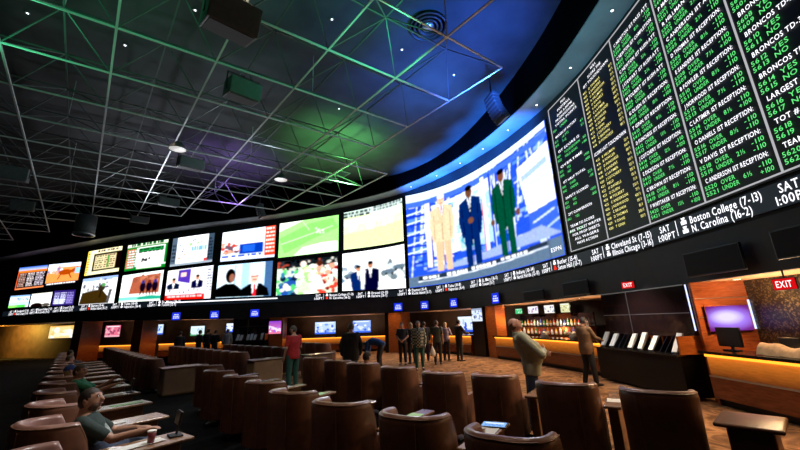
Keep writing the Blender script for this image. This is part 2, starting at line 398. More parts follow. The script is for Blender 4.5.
p = P_((.85, .93, 1), 60, 44).rect(0, 0, 1, .12, (.5, .65, .85)).blot(.1, .2, .95, .45, [(.35, .45, .75), (.6, .75, .95)], 16, .07, 4).rect(0, .55, 1, .75, (.7, .88, .98)).rect(0, .78, .85, 1, (.3, .75, .3)).ell(.2, .88, .25, .1, (.55, .9, .4))
video_screen('small bottom screen, pale blue with a green strip at its foot', 5.25, 8.3, (zw(4.40), zw(4.38)), (zw(5.46), zw(5.40)), p)
p = P_((1, 1, .98), 60, 44).rect(0, 0, 1, .1, (.85, .85, .8)).ell(.35, .95, .3, .22, (.12, .1, .1)).rows(.1, .2, .85, .5, 3, (.85, .88, .9), .5, 6, 3).ell(.8, .9, .2, .12, (.3, .28, .26))
video_screen('small bottom screen, white with a dark shape at its foot', 8.52, 11.4, (zw(4.36), zw(4.30)), (zw(5.43), zw(5.43)), p)
p = P_((.18, .14, .38), 60, 44).rows(.06, .14, .3, .92, 7, (.75, .75, .95), .5, 6, 2).rows(.36, .14, .6, .92, 7, (.85, .85, 1), .55, 7, 2).rows(.66, .14, .94, .92, 7, (.6, .55, .85), .5, 8, 2).rect(.1, .55, .55, .9, (.85, .88, 1), .55)
video_screen('small bottom screen with a purple table of figures', 11.62, 14.28, (zw(4.28), zw(4.22)), (zw(5.50), zw(5.44)), p)
# second block
p = P_((.95, .92, .72)).rect(0, 0, .07, 1, (.95, .85, .3)).rows(.02, .1, .1, .95, 8, (.85, .3, .2), .5, 4, 1).rect(.2, .16, 1, .88, (.12, .1, .09)).rect(.26, .24, .86, .8, (.85, .78, .6)).rows(.28, .26, .5, .8, 6, (.25, .3, .2), .55, 5, 2).rows(.54, .26, .84, .8, 6, (.35, .15, .12), .55, 6, 3).rect(.62, .3, .68, .78, (.3, .55, .25)).rect(.1, .02, .95, .09, (.98, .95, .85)).rows(.3, .03, .9, .12, 1, (.3, .2, .15), .8, 4, 6)
video_screen('screen with a betting tote board framed in black on cream', 14.95, 18.5, (zw(6.50), zw(6.64)), (zw(8.52), zw(8.68)), p)
p = P_((.92, .93, .95)).rect(0, 0, 1, .12, (.55, .65, .85)).blot(.05, .1, .75, .5, [(.9, .9, .92), (.6, .6, .6), (.98, .98, .98), (.35, .35, .4)], 40, .07, 5).poly([(.05, .55), (.6, .45), (.85, .8), (.85, 1), (.0, 1)], (.22, .17, .11)).ell(.6, .42, .1, .12, (.2, .18, .14)).line(.6, .5, .58, .75, .03, (.15, .12, .1)).ell(.64, .3, .05, .07, (.3, .55, .3)).rect(.86, .1, 1, .95, (.97, .97, .97)).poly([(.82, .5), (.9, .5), (.86, .95), (.78, .95)], (.3, .3, .3))
video_screen('screen with a dark horse before a white crowd rail', 14.92, 18.55, (zw(4.05), zw(4.10)), (zw(6.24), zw(6.34)), p)
p = P_((.10, .45, .16)).rect(0, 0, 1, .1, (.9, .95, .85)).rows(.1, .0, .9, .12, 1, (.1, .3, .15), .8, 3, 5).rect(.26, .16, .95, .86, (.97, .97, .96)).rows(.02, .2, .22, .95, 9, (.9, .4, .35), .45, 6, 2).rows(.05, .25, .24, .95, 7, (.9, .9, .9), .4, 7, 2).rect(.3, .2, .92, .36, (.15, .5, .25)).rows(.32, .22, .9, .42, 2, (.05, .12, .1), .6, 8, 3).blot(.42, .6, .66, .7, [(.15, .15, .15)], 6, .05, 3).rect(.26, .82, 1, .88, (.85, .95, .95)).rect(.3, .9, .9, .96, (.95, .98, .9))
video_screen('green bordered screen with dark headline on a white field', 19.05, 22.6, (zw(6.57), zw(6.74)), (zw(8.66), zw(8.94)), p)
p = P_((.95, .96, .94)).rect(.0, .0, 1, .06, (.9, 1, .95)).poly([(.28, .12), (.95, .08), (.95, .72), (.22, .72)], (.62, .33, .24)).blot(.3, .12, .9, .3, [(.70, .42, .32), (.55, .3, .22)], 20, .08, 4)
for k, xx in enumerate((.55, .70, .84)): p.ell(xx, .5, .07, .17, (.12, .10, .14)).ell(xx, .33, .035, .06, (.15, .2, .5) if k != 1 else (.4, .15, .15)).line(xx - .03, .6, xx - .04, .78, .02, (.1, .08, .08)).line(xx + .03, .6, xx + .04, .78, .02, (.1, .08, .08))
p.rect(0, .82, 1, .95, (.45, .80, .72)).ell(.75, .9, .3, .09, (.15, .6, .5)).rect(0, .95, 1, 1, (.9, .95, .9))
video_screen('screen with three dark horses on red dirt between white borders', 19.0, 22.55, (zw(4.08), zw(4.13)), (zw(6.24), zw(6.50)), p)
# third block
p = P_((.97, .98, 1)).rect(0, 0, .13, 1, (.30, .36, .42)).rect(.86, 0, 1, 1, (.22, .28, .34)).rows(.02, .25, .10, .9, 5, (.12, .14, .18), .6, 3, 1).rows(.88, .15, .98, .9, 7, (.12, .15, .2), .6, 4, 1).rows(.48, .38, .84, .56, 1, (.45, .65, .95), .9, 5, 5).rows(.58, .62, .8, .68, 1, (.6, .7, .85), .8, 6, 3).blot(.16, .1, .84, .3, [(.55, .75, .45), (.75, .85, .9), (.5, .55, .6)], 9, .05, 5).blot(.2, .4, .32, .75, [(.35, .4, .5), (.85, .6, .5)], 4, .045, 6).rect(.79, .82, .86, .95, (.85, .2, .2)).rect(0, .93, 1, 1, (.55, .6, .65))
video_screen('white screen with slate side strips and pale blue text', 23.0, 26.35, (zw(6.71), zw(6.96)), (zw(8.96), zw(9.27)), p)
p = P_((.92, .92, .96)).rect(0, 0, .42, .35, (.95, .95, .9)).poly([(.24, .02), (.52, .02), (.52, .5), (.24, .4)], (.30, .20, .62)).rect(.3, .12, .42, .26, (.92, .75, .7)).rect(.52, .05, .88, .5, (.95, .92, .92)).rect(.88, .05, 1, .85, (.85, .87, .9)).rows(.89, .1, .99, .8, 8, (.45, .45, .5), .5, 4, 1)
p.man(.16, .28, .16, (.10, .12, .20)).man(.68, .24, .15, (.08, .10, .22)).rect(0, .66, .95, .78, (.95, .93, .93)).poly([(.0, .74), (.85, .64), (.95, .8), (.05, .9)], (.90, .9, .95)).blot(.05, .68, .9, .78, [(.4, .4, .5), (.95, .95, 1)], 12, .04, 6).rect(.0, .84, .86, 1, (.85, .12, .10)).rows(.05, .87, .8, .97, 1, (.98, .8, .8), .5, 3, 6)
video_screen('screen with two men at a news desk over a red banner', 22.92, 26.5, (zw(4.12), zw(4.12)), (zw(6.40), zw(6.68)), p)
p = P_((.80, .88, .97)).rect(0, 0, .3, .6, (.93, .96, 1)).rect(.34, .04, .80, .5, (.99, 1, 1)).rect(.34, .48, .78, .80, (.08, .22, .62)).rect(.4, .52, .62, .74, (.15, .35, .8)).blot(.02, .35, .3, .75, [(.9, .6, .5), (.95, .95, .95), (.75, .25, .2), (.4, .3, .35)], 26, .07, 7).rect(.80, 0, 1, .92, (.88, .25, .14)).rows(.83, .05, .98, .9, 7, (.97, .93, .9), .45, 8, 2).rect(0, .82, .8, .94, (.96, .97, 1)).rows(.02, .83, .75, .9, 1, (.2, .3, .7), .8, 4, 4).rect(0, .94, 1, 1, (.75, .8, .9))
video_screen('screen with a red list beside a blue panel and guests', 27.0, 31.2, (zw(6.92), zw(7.14)), (zw(9.24), zw(9.70)), p)
p = P_((.78, .90, .97)).rect(.45, 0, .58, 1, (.62, .78, .88)).rect(.86, 0, 1, 1, (.25, .38, .55)).rect(.02, .1, .38, .9, (.88, .95, 1)).rect(.3, .05, .34, 1, (.6, .75, .85))
p.ell(.24, .35, .09, .22, (.10, .07, .06)).ell(.27, .42, .05, .13, (.55, .35, .28)).poly([(.0, .72), (.16, .58), (.32, .60), (.46, .78), (.5, 1), (0, 1)], (.04, .045, .06)).poly([(.44, .78), (.60, .62), (.80, .62), (.93, .78), (.97, 1), (.42, 1)], (.05, .05, .07)).poly([(.63, .60), (.75, .60), (.70, .98), (.66, .98)], (.95, .95, .97)).poly([(.67, .64), (.71, .64), (.72, .98), (.665, .98)], (.85, .15, .2)).ell(.68, .42, .075, .20, (.93, .72, .64)).ell(.68, .27, .085, .12, (.97, .97, .96)).rect(.62, .39, .75, .43, (.5, .3, .25)).rect(.645, .50, .715, .53, (.7, .35, .3))
video_screen('screen with a white haired man in red tie facing another man', 26.9, 31.1, (zw(4.05), zw(4.10)), (zw(6.62), zw(6.84)), p)
# fourth block
p = P_((.60, .90, .50)).poly([(.0, .0), (.4, 0), (.0, .25)], (.95, .98, .92)).poly([(.25, 1), (.4, .78), (.75, .70), (1, .72), (1, 1)], (.93, .97, .90)).poly([(.0, .45), (.5, .12), (.9, .05), (1, .35), (.6, .55), (.1, .9)], (.50, .88, .40)).line(.05, .62, .9, .28, .008, (.88, .98, .85)).line(.4, .06, .5, .3, .007, (.85, .98, .82)).blot(.55, .25, .75, .45, [(.9, 1, .9), (.8, .95, .8)], 12, .025, 4)
video_screen('bright green playing field screen with a white curve at its foot', 31.5, 36.2, (zw(7.05), zw(7.38)), (zw(9.79), zw(10.29)), p)
p = P_((.75, .85, .75)).rect(0, 0, 1, .22, (.12, .14, .15)).blot(0, 0, 1, .3, [(.2, .2, .22), (.75, .75, .7), (.6, .25, .2), (.1, .1, .1)], 60, .045, 8).blot(.0, .3, .35, 1, [(.15, .3, .6), (.1, .15, .25), (.3, .75, .4), (.9, .9, .9), (.2, .45, .6)], 50, .075, 9).blot(.35, .2, .7, 1, [(.97, .97, .94), (.85, .95, .85), (.6, .85, .5), (.95, .93, .88), (.9, .8, .7)], 60, .085, 10).blot(.68, .2, 1, 1, [(.85, .25, .2), (.95, .9, .88), (.9, .6, .5), (.5, .1, .1)], 46, .07, 11).ell(.43, .14, .05, .09, (.95, .85, .8)).ell(.7, .16, .05, .08, (.3, .15, .12)).poly([(.3, .95), (.45, .55), (.58, .95)], (.75, .92, .70)).poly([(.62, .9), (.72, .5), (.80, .9)], (.95, .88, .85))
video_screen('screen crowded with players in white, green and red', 31.48, 36.15, (zw(4.15), zw(4.25)), (zw(6.74), zw(6.99)), p)
p = P_((.90, .97, .72)).rect(0, 0, 1, .16, (.80, .88, .85)).rows(0, .02, .45, .2, 2, (.2, .25, .25), .75, 9, 5).rows(.5, .0, 1, .15, 2, (.35, .4, .4), .7, 10, 7).poly([(0, .25), (1, .12), (1, .3), (0, .4)], (.97, 1, .90)).poly([(0, .6), (1, .5), (1, 1), (0, 1)], (.84, .95, .62)).blot(.1, .3, .95, .5, [(1, 1, .92), (.95, 1, .85)], 18, .06, 5).ell(.55, .42, .02, .03, (.95, .75, .6))
video_screen('pale lime field screen with a dark grandstand along the top', 36.62, 41.45, (zw(7.44), zw(7.72)), (zw(10.43), zw(11.09)), p)
p = P_((.97, .98, .99)).rect(0, 0, 1, .2, (.95, .97, .98)).blot(.0, .35, .3, .75, [(.55, .6, .65), (.85, .9, .9), (.4, .5, .6)], 12, .08, 3).blot(.62, .3, 1, .75, [(.55, .6, .62), (.9, .92, .92), (.75, .8, .82), (.4, .45, .48)], 20, .075, 4)
for xx, yy in ((.74, .58), (.9, .5), (.12, .62)): p.ell(xx, yy, .10, .06, (.35, .42, .48)).ell(xx - .05, yy + .06, .02, .03, (.1, .1, .1)).ell(xx + .05, yy + .06, .02, .03, (.1, .1, .1))
p.man(.25, .36, .145, (.10, .16, .36)).man(.44, .28, .165, (.06, .08, .18))
p.poly([(.28, .5), (.36, .5), (.34, .98), (.29, .98)], (.88, .9, .95))
video_screen('snowy car park screen with two men in navy suits', 36.52, 41.48, (zw(4.31), zw(4.25)), (zw(7.13), zw(7.48)), p)
# the large curved screen
p = Pic(220, 150, (.16, .30, .82), 1.45)
g = np.random.default_rng(4)
for k in range(150):
    x, y = g.uniform(0, 1), g.uniform(.05, .85); w, h = g.uniform(.02, .10), g.uniform(.008, .05)
    p.rect(x, y, x + w, y + h, [(.55, .70, .98), (.16, .28, .78), (.85, .92, 1), (.10, .18, .62), (.35, .55, .95)][k % 5], .75)
for k in range(170):
    x, y = g.uniform(0, 1), g.uniform(.08, .84); w, h = g.uniform(.006, .05), g.uniform(.006, .03)
    p.rect(x, y, x + w, y + h, [(.75, .86, 1), (.10, .2, .7), (.95, .97, 1), (.3, .45, .9), (.45, .62, .85)][k % 5], .6)
for k in range(40):
    x = g.uniform(0, 1); p.line(x, g.uniform(0, .3), x + g.uniform(-.08, .08), g.uniform(.5, .9), .005, (.9, .95, 1), .8)
p.poly([(0, 0), (1, 0), (1, .05), (.0, .10)], (.80, .88, 1)).poly([(0, .09), (1, .07), (1, .12), (0, .15)], (.25, .40, .85))
p.poly([(.17, .18), (.60, .13), (.60, .70), (.17, .72)], (.86, .91, .99))
p.poly([(.20, .22), (.33, .20), (.30, .46), (.20, .40)], (.25, .55, .72)).poly([(.33, .40), (.60, .25), (.60, .72), (.36, .70)], (.62, .78, .92)).poly([(.36, .62), (.46, .40), (.50, .66), (.42, .72)], (.30, .62, .70)).poly([(.22, .45), (.4, .3), (.42, .36), (.24, .6)], (.97, .98, 1))
for k in range(70):
    x, y = g.uniform(.17, .59), g.uniform(.18, .68); p.rect(x, y, x + g.uniform(.01, .05), y + g.uniform(.01, .06), [(.7, .82, .95), (.95, .98, 1), (.5, .72, .85), (.8, .88, 1)][k % 4], .5)
p.rect(.125, .14, .155, .82, (.90, .85, .95)).rect(.155, .14, .168, .82, (.12, .2, .62)).rect(.60, .10, .612, .8, (.15, .25, .7)).rect(.54, .10, .565, .8, (.95, .93, .97)).line(.54, .3, .54, .8, .006, (.8, .35, .4))
for y in (.2, .30, .42, .53, .62): p.line(0, y + .03, .12, y, .007, (.85, .92, 1)).rect(0, y + .04, .12, y + .06, (.12, .22, .7))
p.poly([(.80, .22), (1, .16), (1, .60), (.84, .62)], (.93, .95, 1)).poly([(.82, .30), (.98, .26), (.98, .31), (.82, .35)], (.6, .7, .95)).rect(.86, .38, .99, .42, (.75, .8, .95)).poly([(.84, .62), (1, .6), (1, .84), (.84, .84)], (.22, .36, .88)).line(.86, .7, .98, .66, .006, (.8, .88, 1)).line(.88, .8, 1, .74, .006, (.7, .8, 1))
p.poly([(.2, .82), (.9, .74), (1, .84), (.1, .86)], (.55, .62, .9))
def suit_man(x, top, h, c, dark, skin, hair, trous=None, tie=(.1, .1, .12), bald=False):
    w = h / p.asp * .9; t = trous or c
    p.poly([(x - .85 * w, top + 4.0 * h), (x - .02 * w, top + 4.0 * h), (x - .12 * w, top + 7.2 * h), (x - .70 * w, top + 7.2 * h)], t)
    p.poly([(x + .02 * w, top + 4.0 * h), (x + .85 * w, top + 4.0 * h), (x + .80 * w, top + 7.2 * h), (x + .22 * w, top + 7.2 * h)], t)
    p.line(x, top + 4.2 * h, x, top + 7.1 * h, .004, dark)
    p.poly([(x - .4 * w, top + 1.05 * h), (x + .4 * w, top + 1.05 * h), (x + 1.15 * w, top + 1.4 * h), (x + 1.3 * w, top + 3.0 * h), (x + 1.02 * w, top + 4.5 * h), (x - 1.02 * w, top + 4.5 * h), (x - 1.3 * w, top + 3.0 * h), (x - 1.15 * w, top + 1.4 * h)], c)
    p.poly([(x - .26 * w, top + 1.02 * h), (x + .26 * w, top + 1.02 * h), (x, top + 2.4 * h)], (.85, .88, .92)).poly([(x - .07 * w, top + 1.1 * h), (x + .07 * w, top + 1.1 * h), (x, top + 2.3 * h)], tie)
    p.line(x - .28 * w, top + 1.1 * h, x, top + 2.6 * h, .004, dark).line(x + .28 * w, top + 1.1 * h, x, top + 2.6 * h, .004, dark).line(x, top + 2.6 * h, x, top + 4.4 * h, .004, dark)
    p.line(x - .85 * w, top + 1.9 * h, x - .8 * w, top + 4.2 * h, .0035, dark).line(x + .85 * w, top + 1.9 * h, x + .8 * w, top + 4.2 * h, .0035, dark)
    p.ell(x, top + .58 * h, .36 * w, .54 * h, skin).ell(x, top + .2 * h, .37 * w, .24 * h, hair)
    p.rect(x - .22 * w, top + .46 * h, x - .06 * w, top + .52 * h, (.08, .06, .06)).rect(x + .06 * w, top + .46 * h, x + .22 * w, top + .52 * h, (.08, .06, .06)).rect(x - .13 * w, top + .80 * h, x + .13 * w, top + .85 * h, (.35, .15, .13)).rect(x - .03 * w, top + .5 * h, x + .03 * w, top + .7 * h, tuple(c_ * .8 for c_ in skin))
suit_man(.238, .08, .110, (.83, .74, .60), (.60, .50, .38), (.90, .70, .58), (.92, .88, .82), trous=(.80, .68, .54), tie=(.7, .2, .2))
p.line(.185, .37, .24, .36, .02, (.80, .70, .56)).line(.24, .36, .215, .27, .018, (.80, .70, .56)).ell(.212, .26, .014, .022, (.92, .72, .6))
suit_man(.445, .11, .110, (.07, .16, .36), (.03, .07, .18), (.42, .27, .20), (.05, .04, .04))
p.line(.385, .43, .435, .46, .02, (.07, .16, .36)).line(.505, .43, .455, .46, .02, (.07, .16, .36)).ell(.445, .455, .021, .03, (.42, .27, .2))
suit_man(.690, .126, .103, (.05, .27, .20), (.02, .12, .09), (.45, .28, .2), (.04, .03, .03))
p.ell(.603, .56, .014, .03, (.4, .25, .18)).ell(.777, .56, .014, .03, (.4, .25, .18))
p.poly([(.0, .895), (1, .86), (1, 1), (0, 1)], (.33, .41, .50)).poly([(.06, .90), (.92, .862), (.92, .895), (.06, .945)], (.16, .20, .26)).rows(.09, .905, .2, .935, 1, (.92, .94, .97), .9, 4, 3).rows(.25, .90, .4, .93, 1, (.92, .94, .97), .9, 5, 4).rows(.42, .893, .6, .92, 1, (.92, .94, .97), .9, 6, 4).rows(.63, .882, .80, .905, 1, (.92, .94, .97), .9, 7, 4).line(.06, .95, .92, .905, .004, (.92, .95, 1)).rect(.925, .86, .93, 1, (.22, .28, .35))
big = video_screen('large curved screen with three men standing in suits', 41.78, 55.36, (zw(4.22), zw(4.26)), (zw(11.18), zw(10.36)), p)
mb = MB(); wall_text(mb, 'ESPN', 54.45, zw(4.52), .15, .75, 'l', .07); mb.build('lettering', M['t_white'], big)

# ---------------------------------------------------------------- odds board
ZB, ZT = zw(4.31), zw(10.58)
board = empty('odds_board', 'tall black board of green, white and yellow betting lines', 'odds board')
wallslab(55.60, 68.3, ZB - .05, ZT + .05, .004, .05, 30).build('panel', M['led_black'], board)
COLS = [55.74, 57.88, 59.84, 61.72, 63.48, 65.9, 68.2]
mb = MB()
for s in COLS: wallslab(s - .016, s + .016, ZB, ZT, .052, .068, 1, mb)
wallslab(COLS[0], COLS[-1], ZB - .012, ZB + .014, .052, .068, 30, mb); wallslab(COLS[0], COLS[-1], ZT - .014, ZT + .012, .052, .068, 30, mb)
mb.build('border', M['t_line'], board)
wt, gr, ye = MB(), MB(), MB()
def flush(what): pass
HZ = (ZT - ZB)
# first column
c0, c1 = COLS[0], COLS[1]; cm = (c0 + c1) / 2
z = ZT - .22
for t, w_ in (('PRO', .32), ('FOOTBALL', .9)): wall_text(wt, t, cm, z, .09, w_, 'c'); z -= .17
for t, w_ in (('SUN 3:30PM', 1.05), ('PROPOSITIONS', 1.35), ('TOTAL POINTS', 1.5)): wall_text(wt, t, cm, z, .08, w_, 'c'); z -= .155
num = 1001
def grow(s0, s1, z, a, b, c, h=.085):
    wall_text(gr, a, s0 + .10, z, h); 
    if b: wall_text(gr, b, s0 + .62, z, h)
    if c: wall_text(gr, c, s1 - .10, z, h, None, 'r')
for t1, rows_ in (('', [('1001', 'UNDER', '')]), ('MARGIN OF VICTORY', [('1011', '1-6 PTS', '4/1'), ('1012', '7-12', '5/1')]), ('1ST SCORE IS', [('1021', 'TOUCHDOWN', '-160'), ('1022', 'FIELD GOAL', '+140')]), ('OVERTIME', [('1031', 'YES', '+900'), ('1032', 'NO', '-1400')]), ('1ST HALF TOTAL', [('1041', 'OVER', '22½'), ('1042', 'UNDER', '-110')]), ('SAFETY SCORED', [('1051', 'YES', '+550'), ('1052', 'NO', '-800')]), ('2PT CONVERSION', [('1061', 'YES', '')]), ('TEAM TO SCORE', [('1071', 'LAST', '')])):
    if t1: wall_text(wt, t1, c0 + .22, z, .085, 1.45); z -= .165
    for a, b, c in rows_: grow(c0, c1, z, a, b, c); z -= .155
    z -= .11
z = ZB + .62
for t, w_ in (('ASK TICKET WRITER', 1.85), ('FOR PROP SHEETS', 1.6), ('ALL WAGERS', 1.4), ('HAVE ACTION', 1.2)): wall_text(wt, t, cm, z, .08, w_, 'c'); z -= .15
flush(1)
# second column, yellow
c0, c1 = COLS[1], COLS[2]; cm = (c0 + c1) / 2; z = ZT - .2
for t, w_ in (('WILL', .35), ('SCORE THE', .8), ('1ST TOUCHDOWN', 1.5)): wall_text(wt, t, cm, z, .085, w_, 'c'); z -= .17
NAMES = ['D THOMAS', 'E SANDERS', 'C ANDERSON', 'R HILLMAN', 'O DANIELS', 'V DAVIS', 'C LATIMER', 'J NORWOOD', 'B FOWLER', 'G OLSEN', 'T GINN', 'J COTCHERY', 'C BROWN', 'D FUNCHESS', 'M TOLBERT', 'J STEWART', 'FIELD']
OD = ['8/1', '9/1', '7/1', '12/1', '15/1', '20/1', '30/1', '40/1', '50/1', '7/1', '10/1', '12/1', '15/1', '18/1', '25/1', '6/1', '35/1']
z -= .03; n_ = 401
for k in range(14):
    wall_text(ye, str(n_), c0 + .16, z, .075, .22); wall_text(ye, NAMES[k], c0 + .50, z, .075); wall_text(ye, OD[k], c1 - .10, z, .075, None, 'r'); z -= .142; n_ += 1
flush(3); z -= .14; wall_text(wt, 'SCORE LAST TOUCHDOWN', cm, z, .105, 1.7, 'c'); z -= .19
k = 0
while z > ZB + .10:
    wall_text(ye, str(n_), c0 + .16, z, .075, .22); wall_text(ye, NAMES[(k * 5 + 3) % 17], c0 + .50, z, .075); wall_text(ye, OD[(k * 5 + 3) % 17], c1 - .10, z, .075, None, 'r'); z -= .142; n_ += 1; k += 1
flush(2)
# third to fifth columns: heading, then two green lines
TH = .086
def block_col(c0, c1, heads, vals, n0, ou=True, pit=.425):
    z = ZB + .09; n = n0
    for k, hd in enumerate(heads):
        if z > ZT - .3: break
        a, b = ('OVER', 'UNDER') if ou else ('YES', 'NO')
        wall_text(gr, str(n + 1), c0 + .09, z, TH, .34); wall_text(gr, b, c0 + .52, z, TH, .42 if ou else .26)
        wall_text(gr, str(n), c0 + .09, z + .122, TH, .34); wall_text(gr, a, c0 + .52, z + .122, TH, .36 if ou else .3)
        wall_text(gr, vals[k % len(vals)], (c0 + c1) / 2 + .26, z + .06, TH, .2, 'c')
        if ou or k % 2 == 0:
            wall_text(gr, '-110', c1 - .09, z + .122, TH, .28, 'r'); wall_text(gr, '-110' if k % 3 else '+100', c1 - .09, z, TH, .28, 'r')
        wall_text(wt, hd, c0 + .16, z + .262, .092, min(c1 - c0 - .28, .072 * len(hd) + .12)); z += pit; n -= 2
    flush(n0)
h3 = ['F WHITTAKER 1ST RECEPTION:', 'C BROWN 1ST RECEPTION:', 'E DICKSON 1ST RECEPTION:', 'J COTCHERY 1ST RECEPTION:', 'D FUNCHESS 1ST RECEPTION:', 'T GINN 1ST RECEPTION:', 'G OLSEN 1ST RECEPTION:', 'M TOLBERT 1ST RUSH ATT', 'J STEWART 1ST RUSH ATT', 'C NEWTON 1ST RUSH ATT', 'C NEWTON 1ST COMPLETION', 'C NEWTON 1ST PASS ATT', 'J STEWART 1ST TD', 'G OLSEN 1ST TD']
block_col(COLS[2], COLS[3], h3, ['11½', '8½', '7½', '12½', '11½', '9½', '10½', '2½', '2½', '3½'], 5420)
h4 = ['C ANDERSON 1ST RECEPTION:', 'V DAVIS 1ST RECEPTION:', 'O DANIELS 1ST RECEPTION:', 'C LATIMER 1ST RECEPTION:', 'J NORWOOD 1ST RECEPTION:', 'B FOWLER 1ST RECEPTION:', 'E SANDERS 1ST RECEPTION:', 'D THOMAS 1ST RECEPTION:', 'C ANDERSON 1ST ATT:', 'R HILLMAN 1ST ATT:', 'P MANNING 1ST ATT:', 'P MANNING 1ST COMPLETION:', 'D THOMAS 1ST TD:', 'E SANDERS 1ST TD:']
block_col(COLS[3], COLS[4], h4, ['6½', '2½', '8½', '8½', '7½', '8½', '7½', '8½', '2½', '2½', '3½'], 5520)
h5 = ['TEAM LAST SCORE', 'TOT # PENALTIES', 'LARGEST LEAD OF GAME', 'BRONCOS TD-4TH QTR', 'BRONCOS TD-3RD QTR', 'BRONCOS TD-2ND QTR', 'BRONCOS TD-1ST QTR', 'PANTHERS TD-4TH QTR', 'PANTHERS TD-3RD QTR', 'PANTHERS TD-2ND QTR', 'PANTHERS TD-1ST QTR', 'BRONCOS FG-2ND QTR', 'BRONCOS FG-1ST QTR', 'PANTHERS FG-1ST QTR']
block_col(COLS[4], COLS[5], h5, ['11½', '14½', '4½'], 5620, False)
block_col(COLS[5], COLS[6], [h.replace('BRONCOS TD', 'FIELD GOAL').replace('PANTHERS TD', 'TOTAL PTS') for h in h5], ['11½', '14½', '4½'], 5720)
le = MB(); cnt = []
for q in (wt, gr, ye): le.add(q.v, q.f); cnt.append(len(q.f))
lo = le.build('lettering', M['t_white'], board); lo.data.materials.append(M['t_green']); lo.data.materials.append(M['t_yellow'])
lo.data.polygons.foreach_set('material_index', [0] * cnt[0] + [1] * cnt[1] + [2] * cnt[2])

# ---------------------------------------------------------------- ticker under the screens
tk = empty('ticker_display', 'long curved ticker strip of college game times under the screens', 'ticker')
Z0, Z1 = zr(1.80), zr(2.36)
wallslab(4.6, 68.3, Z0, lambda s: Z1 - .12 + .045 * (s > 41.6), .035, .055, 150).build('panel', M['led_band'], tk)
games = [('Boston College (7-13)', 'N. Carolina (16-2)'), ('Cleveland St (7-15)', 'Illinois Chicago (3-16)'), ('Butler (15-4)', 'Seton Hall (13-7)'), ('Indiana (10-14)', 'North Florida (12-10)'), ('St. Mary (16-5)', 'Towson (13-7)'), ('Tulsa (10-8)', 'Valparaiso (16-4)'), ('Dayton (15-4)', 'Rhode Island (12-7)'), ('Drexel (3-15)', 'Hofstra (13-7)')]
S = 60.35; k = 0
for S in np.arange(60.85 + 3.2 * 2, 5.0, -3.2):
    if 22.8 < S < 33 : k += 1; continue
    a, b = games[(k - 2) % len(games)]; mb = MB(); rd = MB()
    wall_text(mb, 'SAT', S - .55, Z0 + .225, .15, .38, 'c', .062); wall_text(mb, '1:00PT', S - .55, Z0 + .035, .15, .66, 'c', .062)
    wallslab(S - .16, S - .145, Z0 + .05, Z1 - .09, .056, .060, 1, mb)
    for j in (0, 1):          # team badges
        V = [(S + .0 + .22 * x_, Z0 + .06 + .19 * j + .15 * y_) for x_, y_ in ((.1, 0), (.9, 0), (.9, .55), (.65, .55), (.8, 1), (.2, 1), (.35, .55), (.1, .55))]
        (rd if (k % 3 == 1 and j == 0) else mb).add([(*wp(x_, .062), y_) for x_, y_ in V], [tuple(range(8))])
    wall_text(mb, a, S + .30, Z0 + .225, .155, min(1.84, .100 * len(a)), 'l', .062); wall_text(mb, b, S + .30, Z0 + .035, .155, min(1.84, .088 * len(b)), 'l', .062)
    ent = mb.build('game_entry', M['t_white'], tk)
    if rd.v: rd.build('badge', M['t_red'], ent)
    k += 1
mb = MB()
wallslab(23.0, 31.6, Z0 + .20, Z0 + .27, .056, .060, 20, mb)
mb.build('light_bar', M['t_white'], tk)

# ---------------------------------------------------------------- space frame
A0 = np.array([-9.480924, 6.5222445]); A1 = np.array([1.99425762, 1.42756562]); A2 = np.array([-1.54299496, 1.75333407])
ZL, ZU = zr(8.0), zr(8.95)
def npos(i, j): p_ = (A0 + i * A1 + j * A2) * W; return p_
_ws = np.linspace(-6, 74, 500); _wx = np.array([wp(s, SOFW + .7) for s in _ws]); _n = np.array([np.array(wp(s, 2)) - np.array(wp(s, 1)) for s in _ws])
def inside(p_):
    d = np.hypot(_wx[:, 0] - p_[0], _wx[:, 1] - p_[1]); k = d.argmin(); return (p_ - _wx[k]) @ _n[k] > 0 and p_[1] > -6 and p_[0] > -34
truss = empty('space_frame', 'grey steel space frame hanging under the dark ceiling', 'ceiling frame')
IR, JR = range(-10, 9), range(-7, 18)
low = {(i, j): npos(i, j) for i in IR for j in JR if inside(npos(i, j)) and i <= (5 if j < 2 else 6) and j >= i - 7}
up = {(i, j): npos(i + .5, j + .5) for i in IR for j in JR if all((i + a, j + b) in low for a in (0, 1) for b in (0, 1))}
def runs(d, axis):
    keys = sorted(d); out = []
    lines = {}
    for k in keys: lines.setdefault(k[1 - axis], []).append(k[axis])
    for l, v in lines.items():
        v.sort(); st = v[0]; pr = v[0]
        for q in v[1:] + [10 ** 6]:
            if q != pr + 1:
                if pr > st: out.append((l, st, pr))
                st = q
            pr = q
    return out
def key(axis, l, q): return (q, l) if axis == 0 else (l, q)
for axis in (0, 1):
    for l, a, b in runs(low, axis):
        MB().bar((*low[key(axis, l, a)], ZL), (*low[key(axis, l, b)], ZL), .031 if axis else .027, 4).build('bottom_chord', M['truss'], truss)
    for l, a, b in runs(up, axis):
        MB().bar((*up[key(axis, l, a)], ZU), (*up[key(axis, l, b)], ZU), .026, 4).build('top_chord', M['truss2'], truss)
webs = {}
for (i, j), q in up.items():
    mb = webs.setdefault(i, MB())
    for a in (0, 1):
        for b in (0, 1): mb.bar((*q, ZU), (*low[(i + a, j + b)], ZL), .018, 4, caps=False)
for i, mb in webs.items(): mb.build('web_bracing', M['truss2'], truss)
rodz = MB()
for (i, j), q in up.items():
    if i % 3 == 0 and j % 3 == 0: rodz.bar((*q, ZU), (*q, CEIL), .012, 4)
rodz.build('hanger_rods', M['truss'], truss)
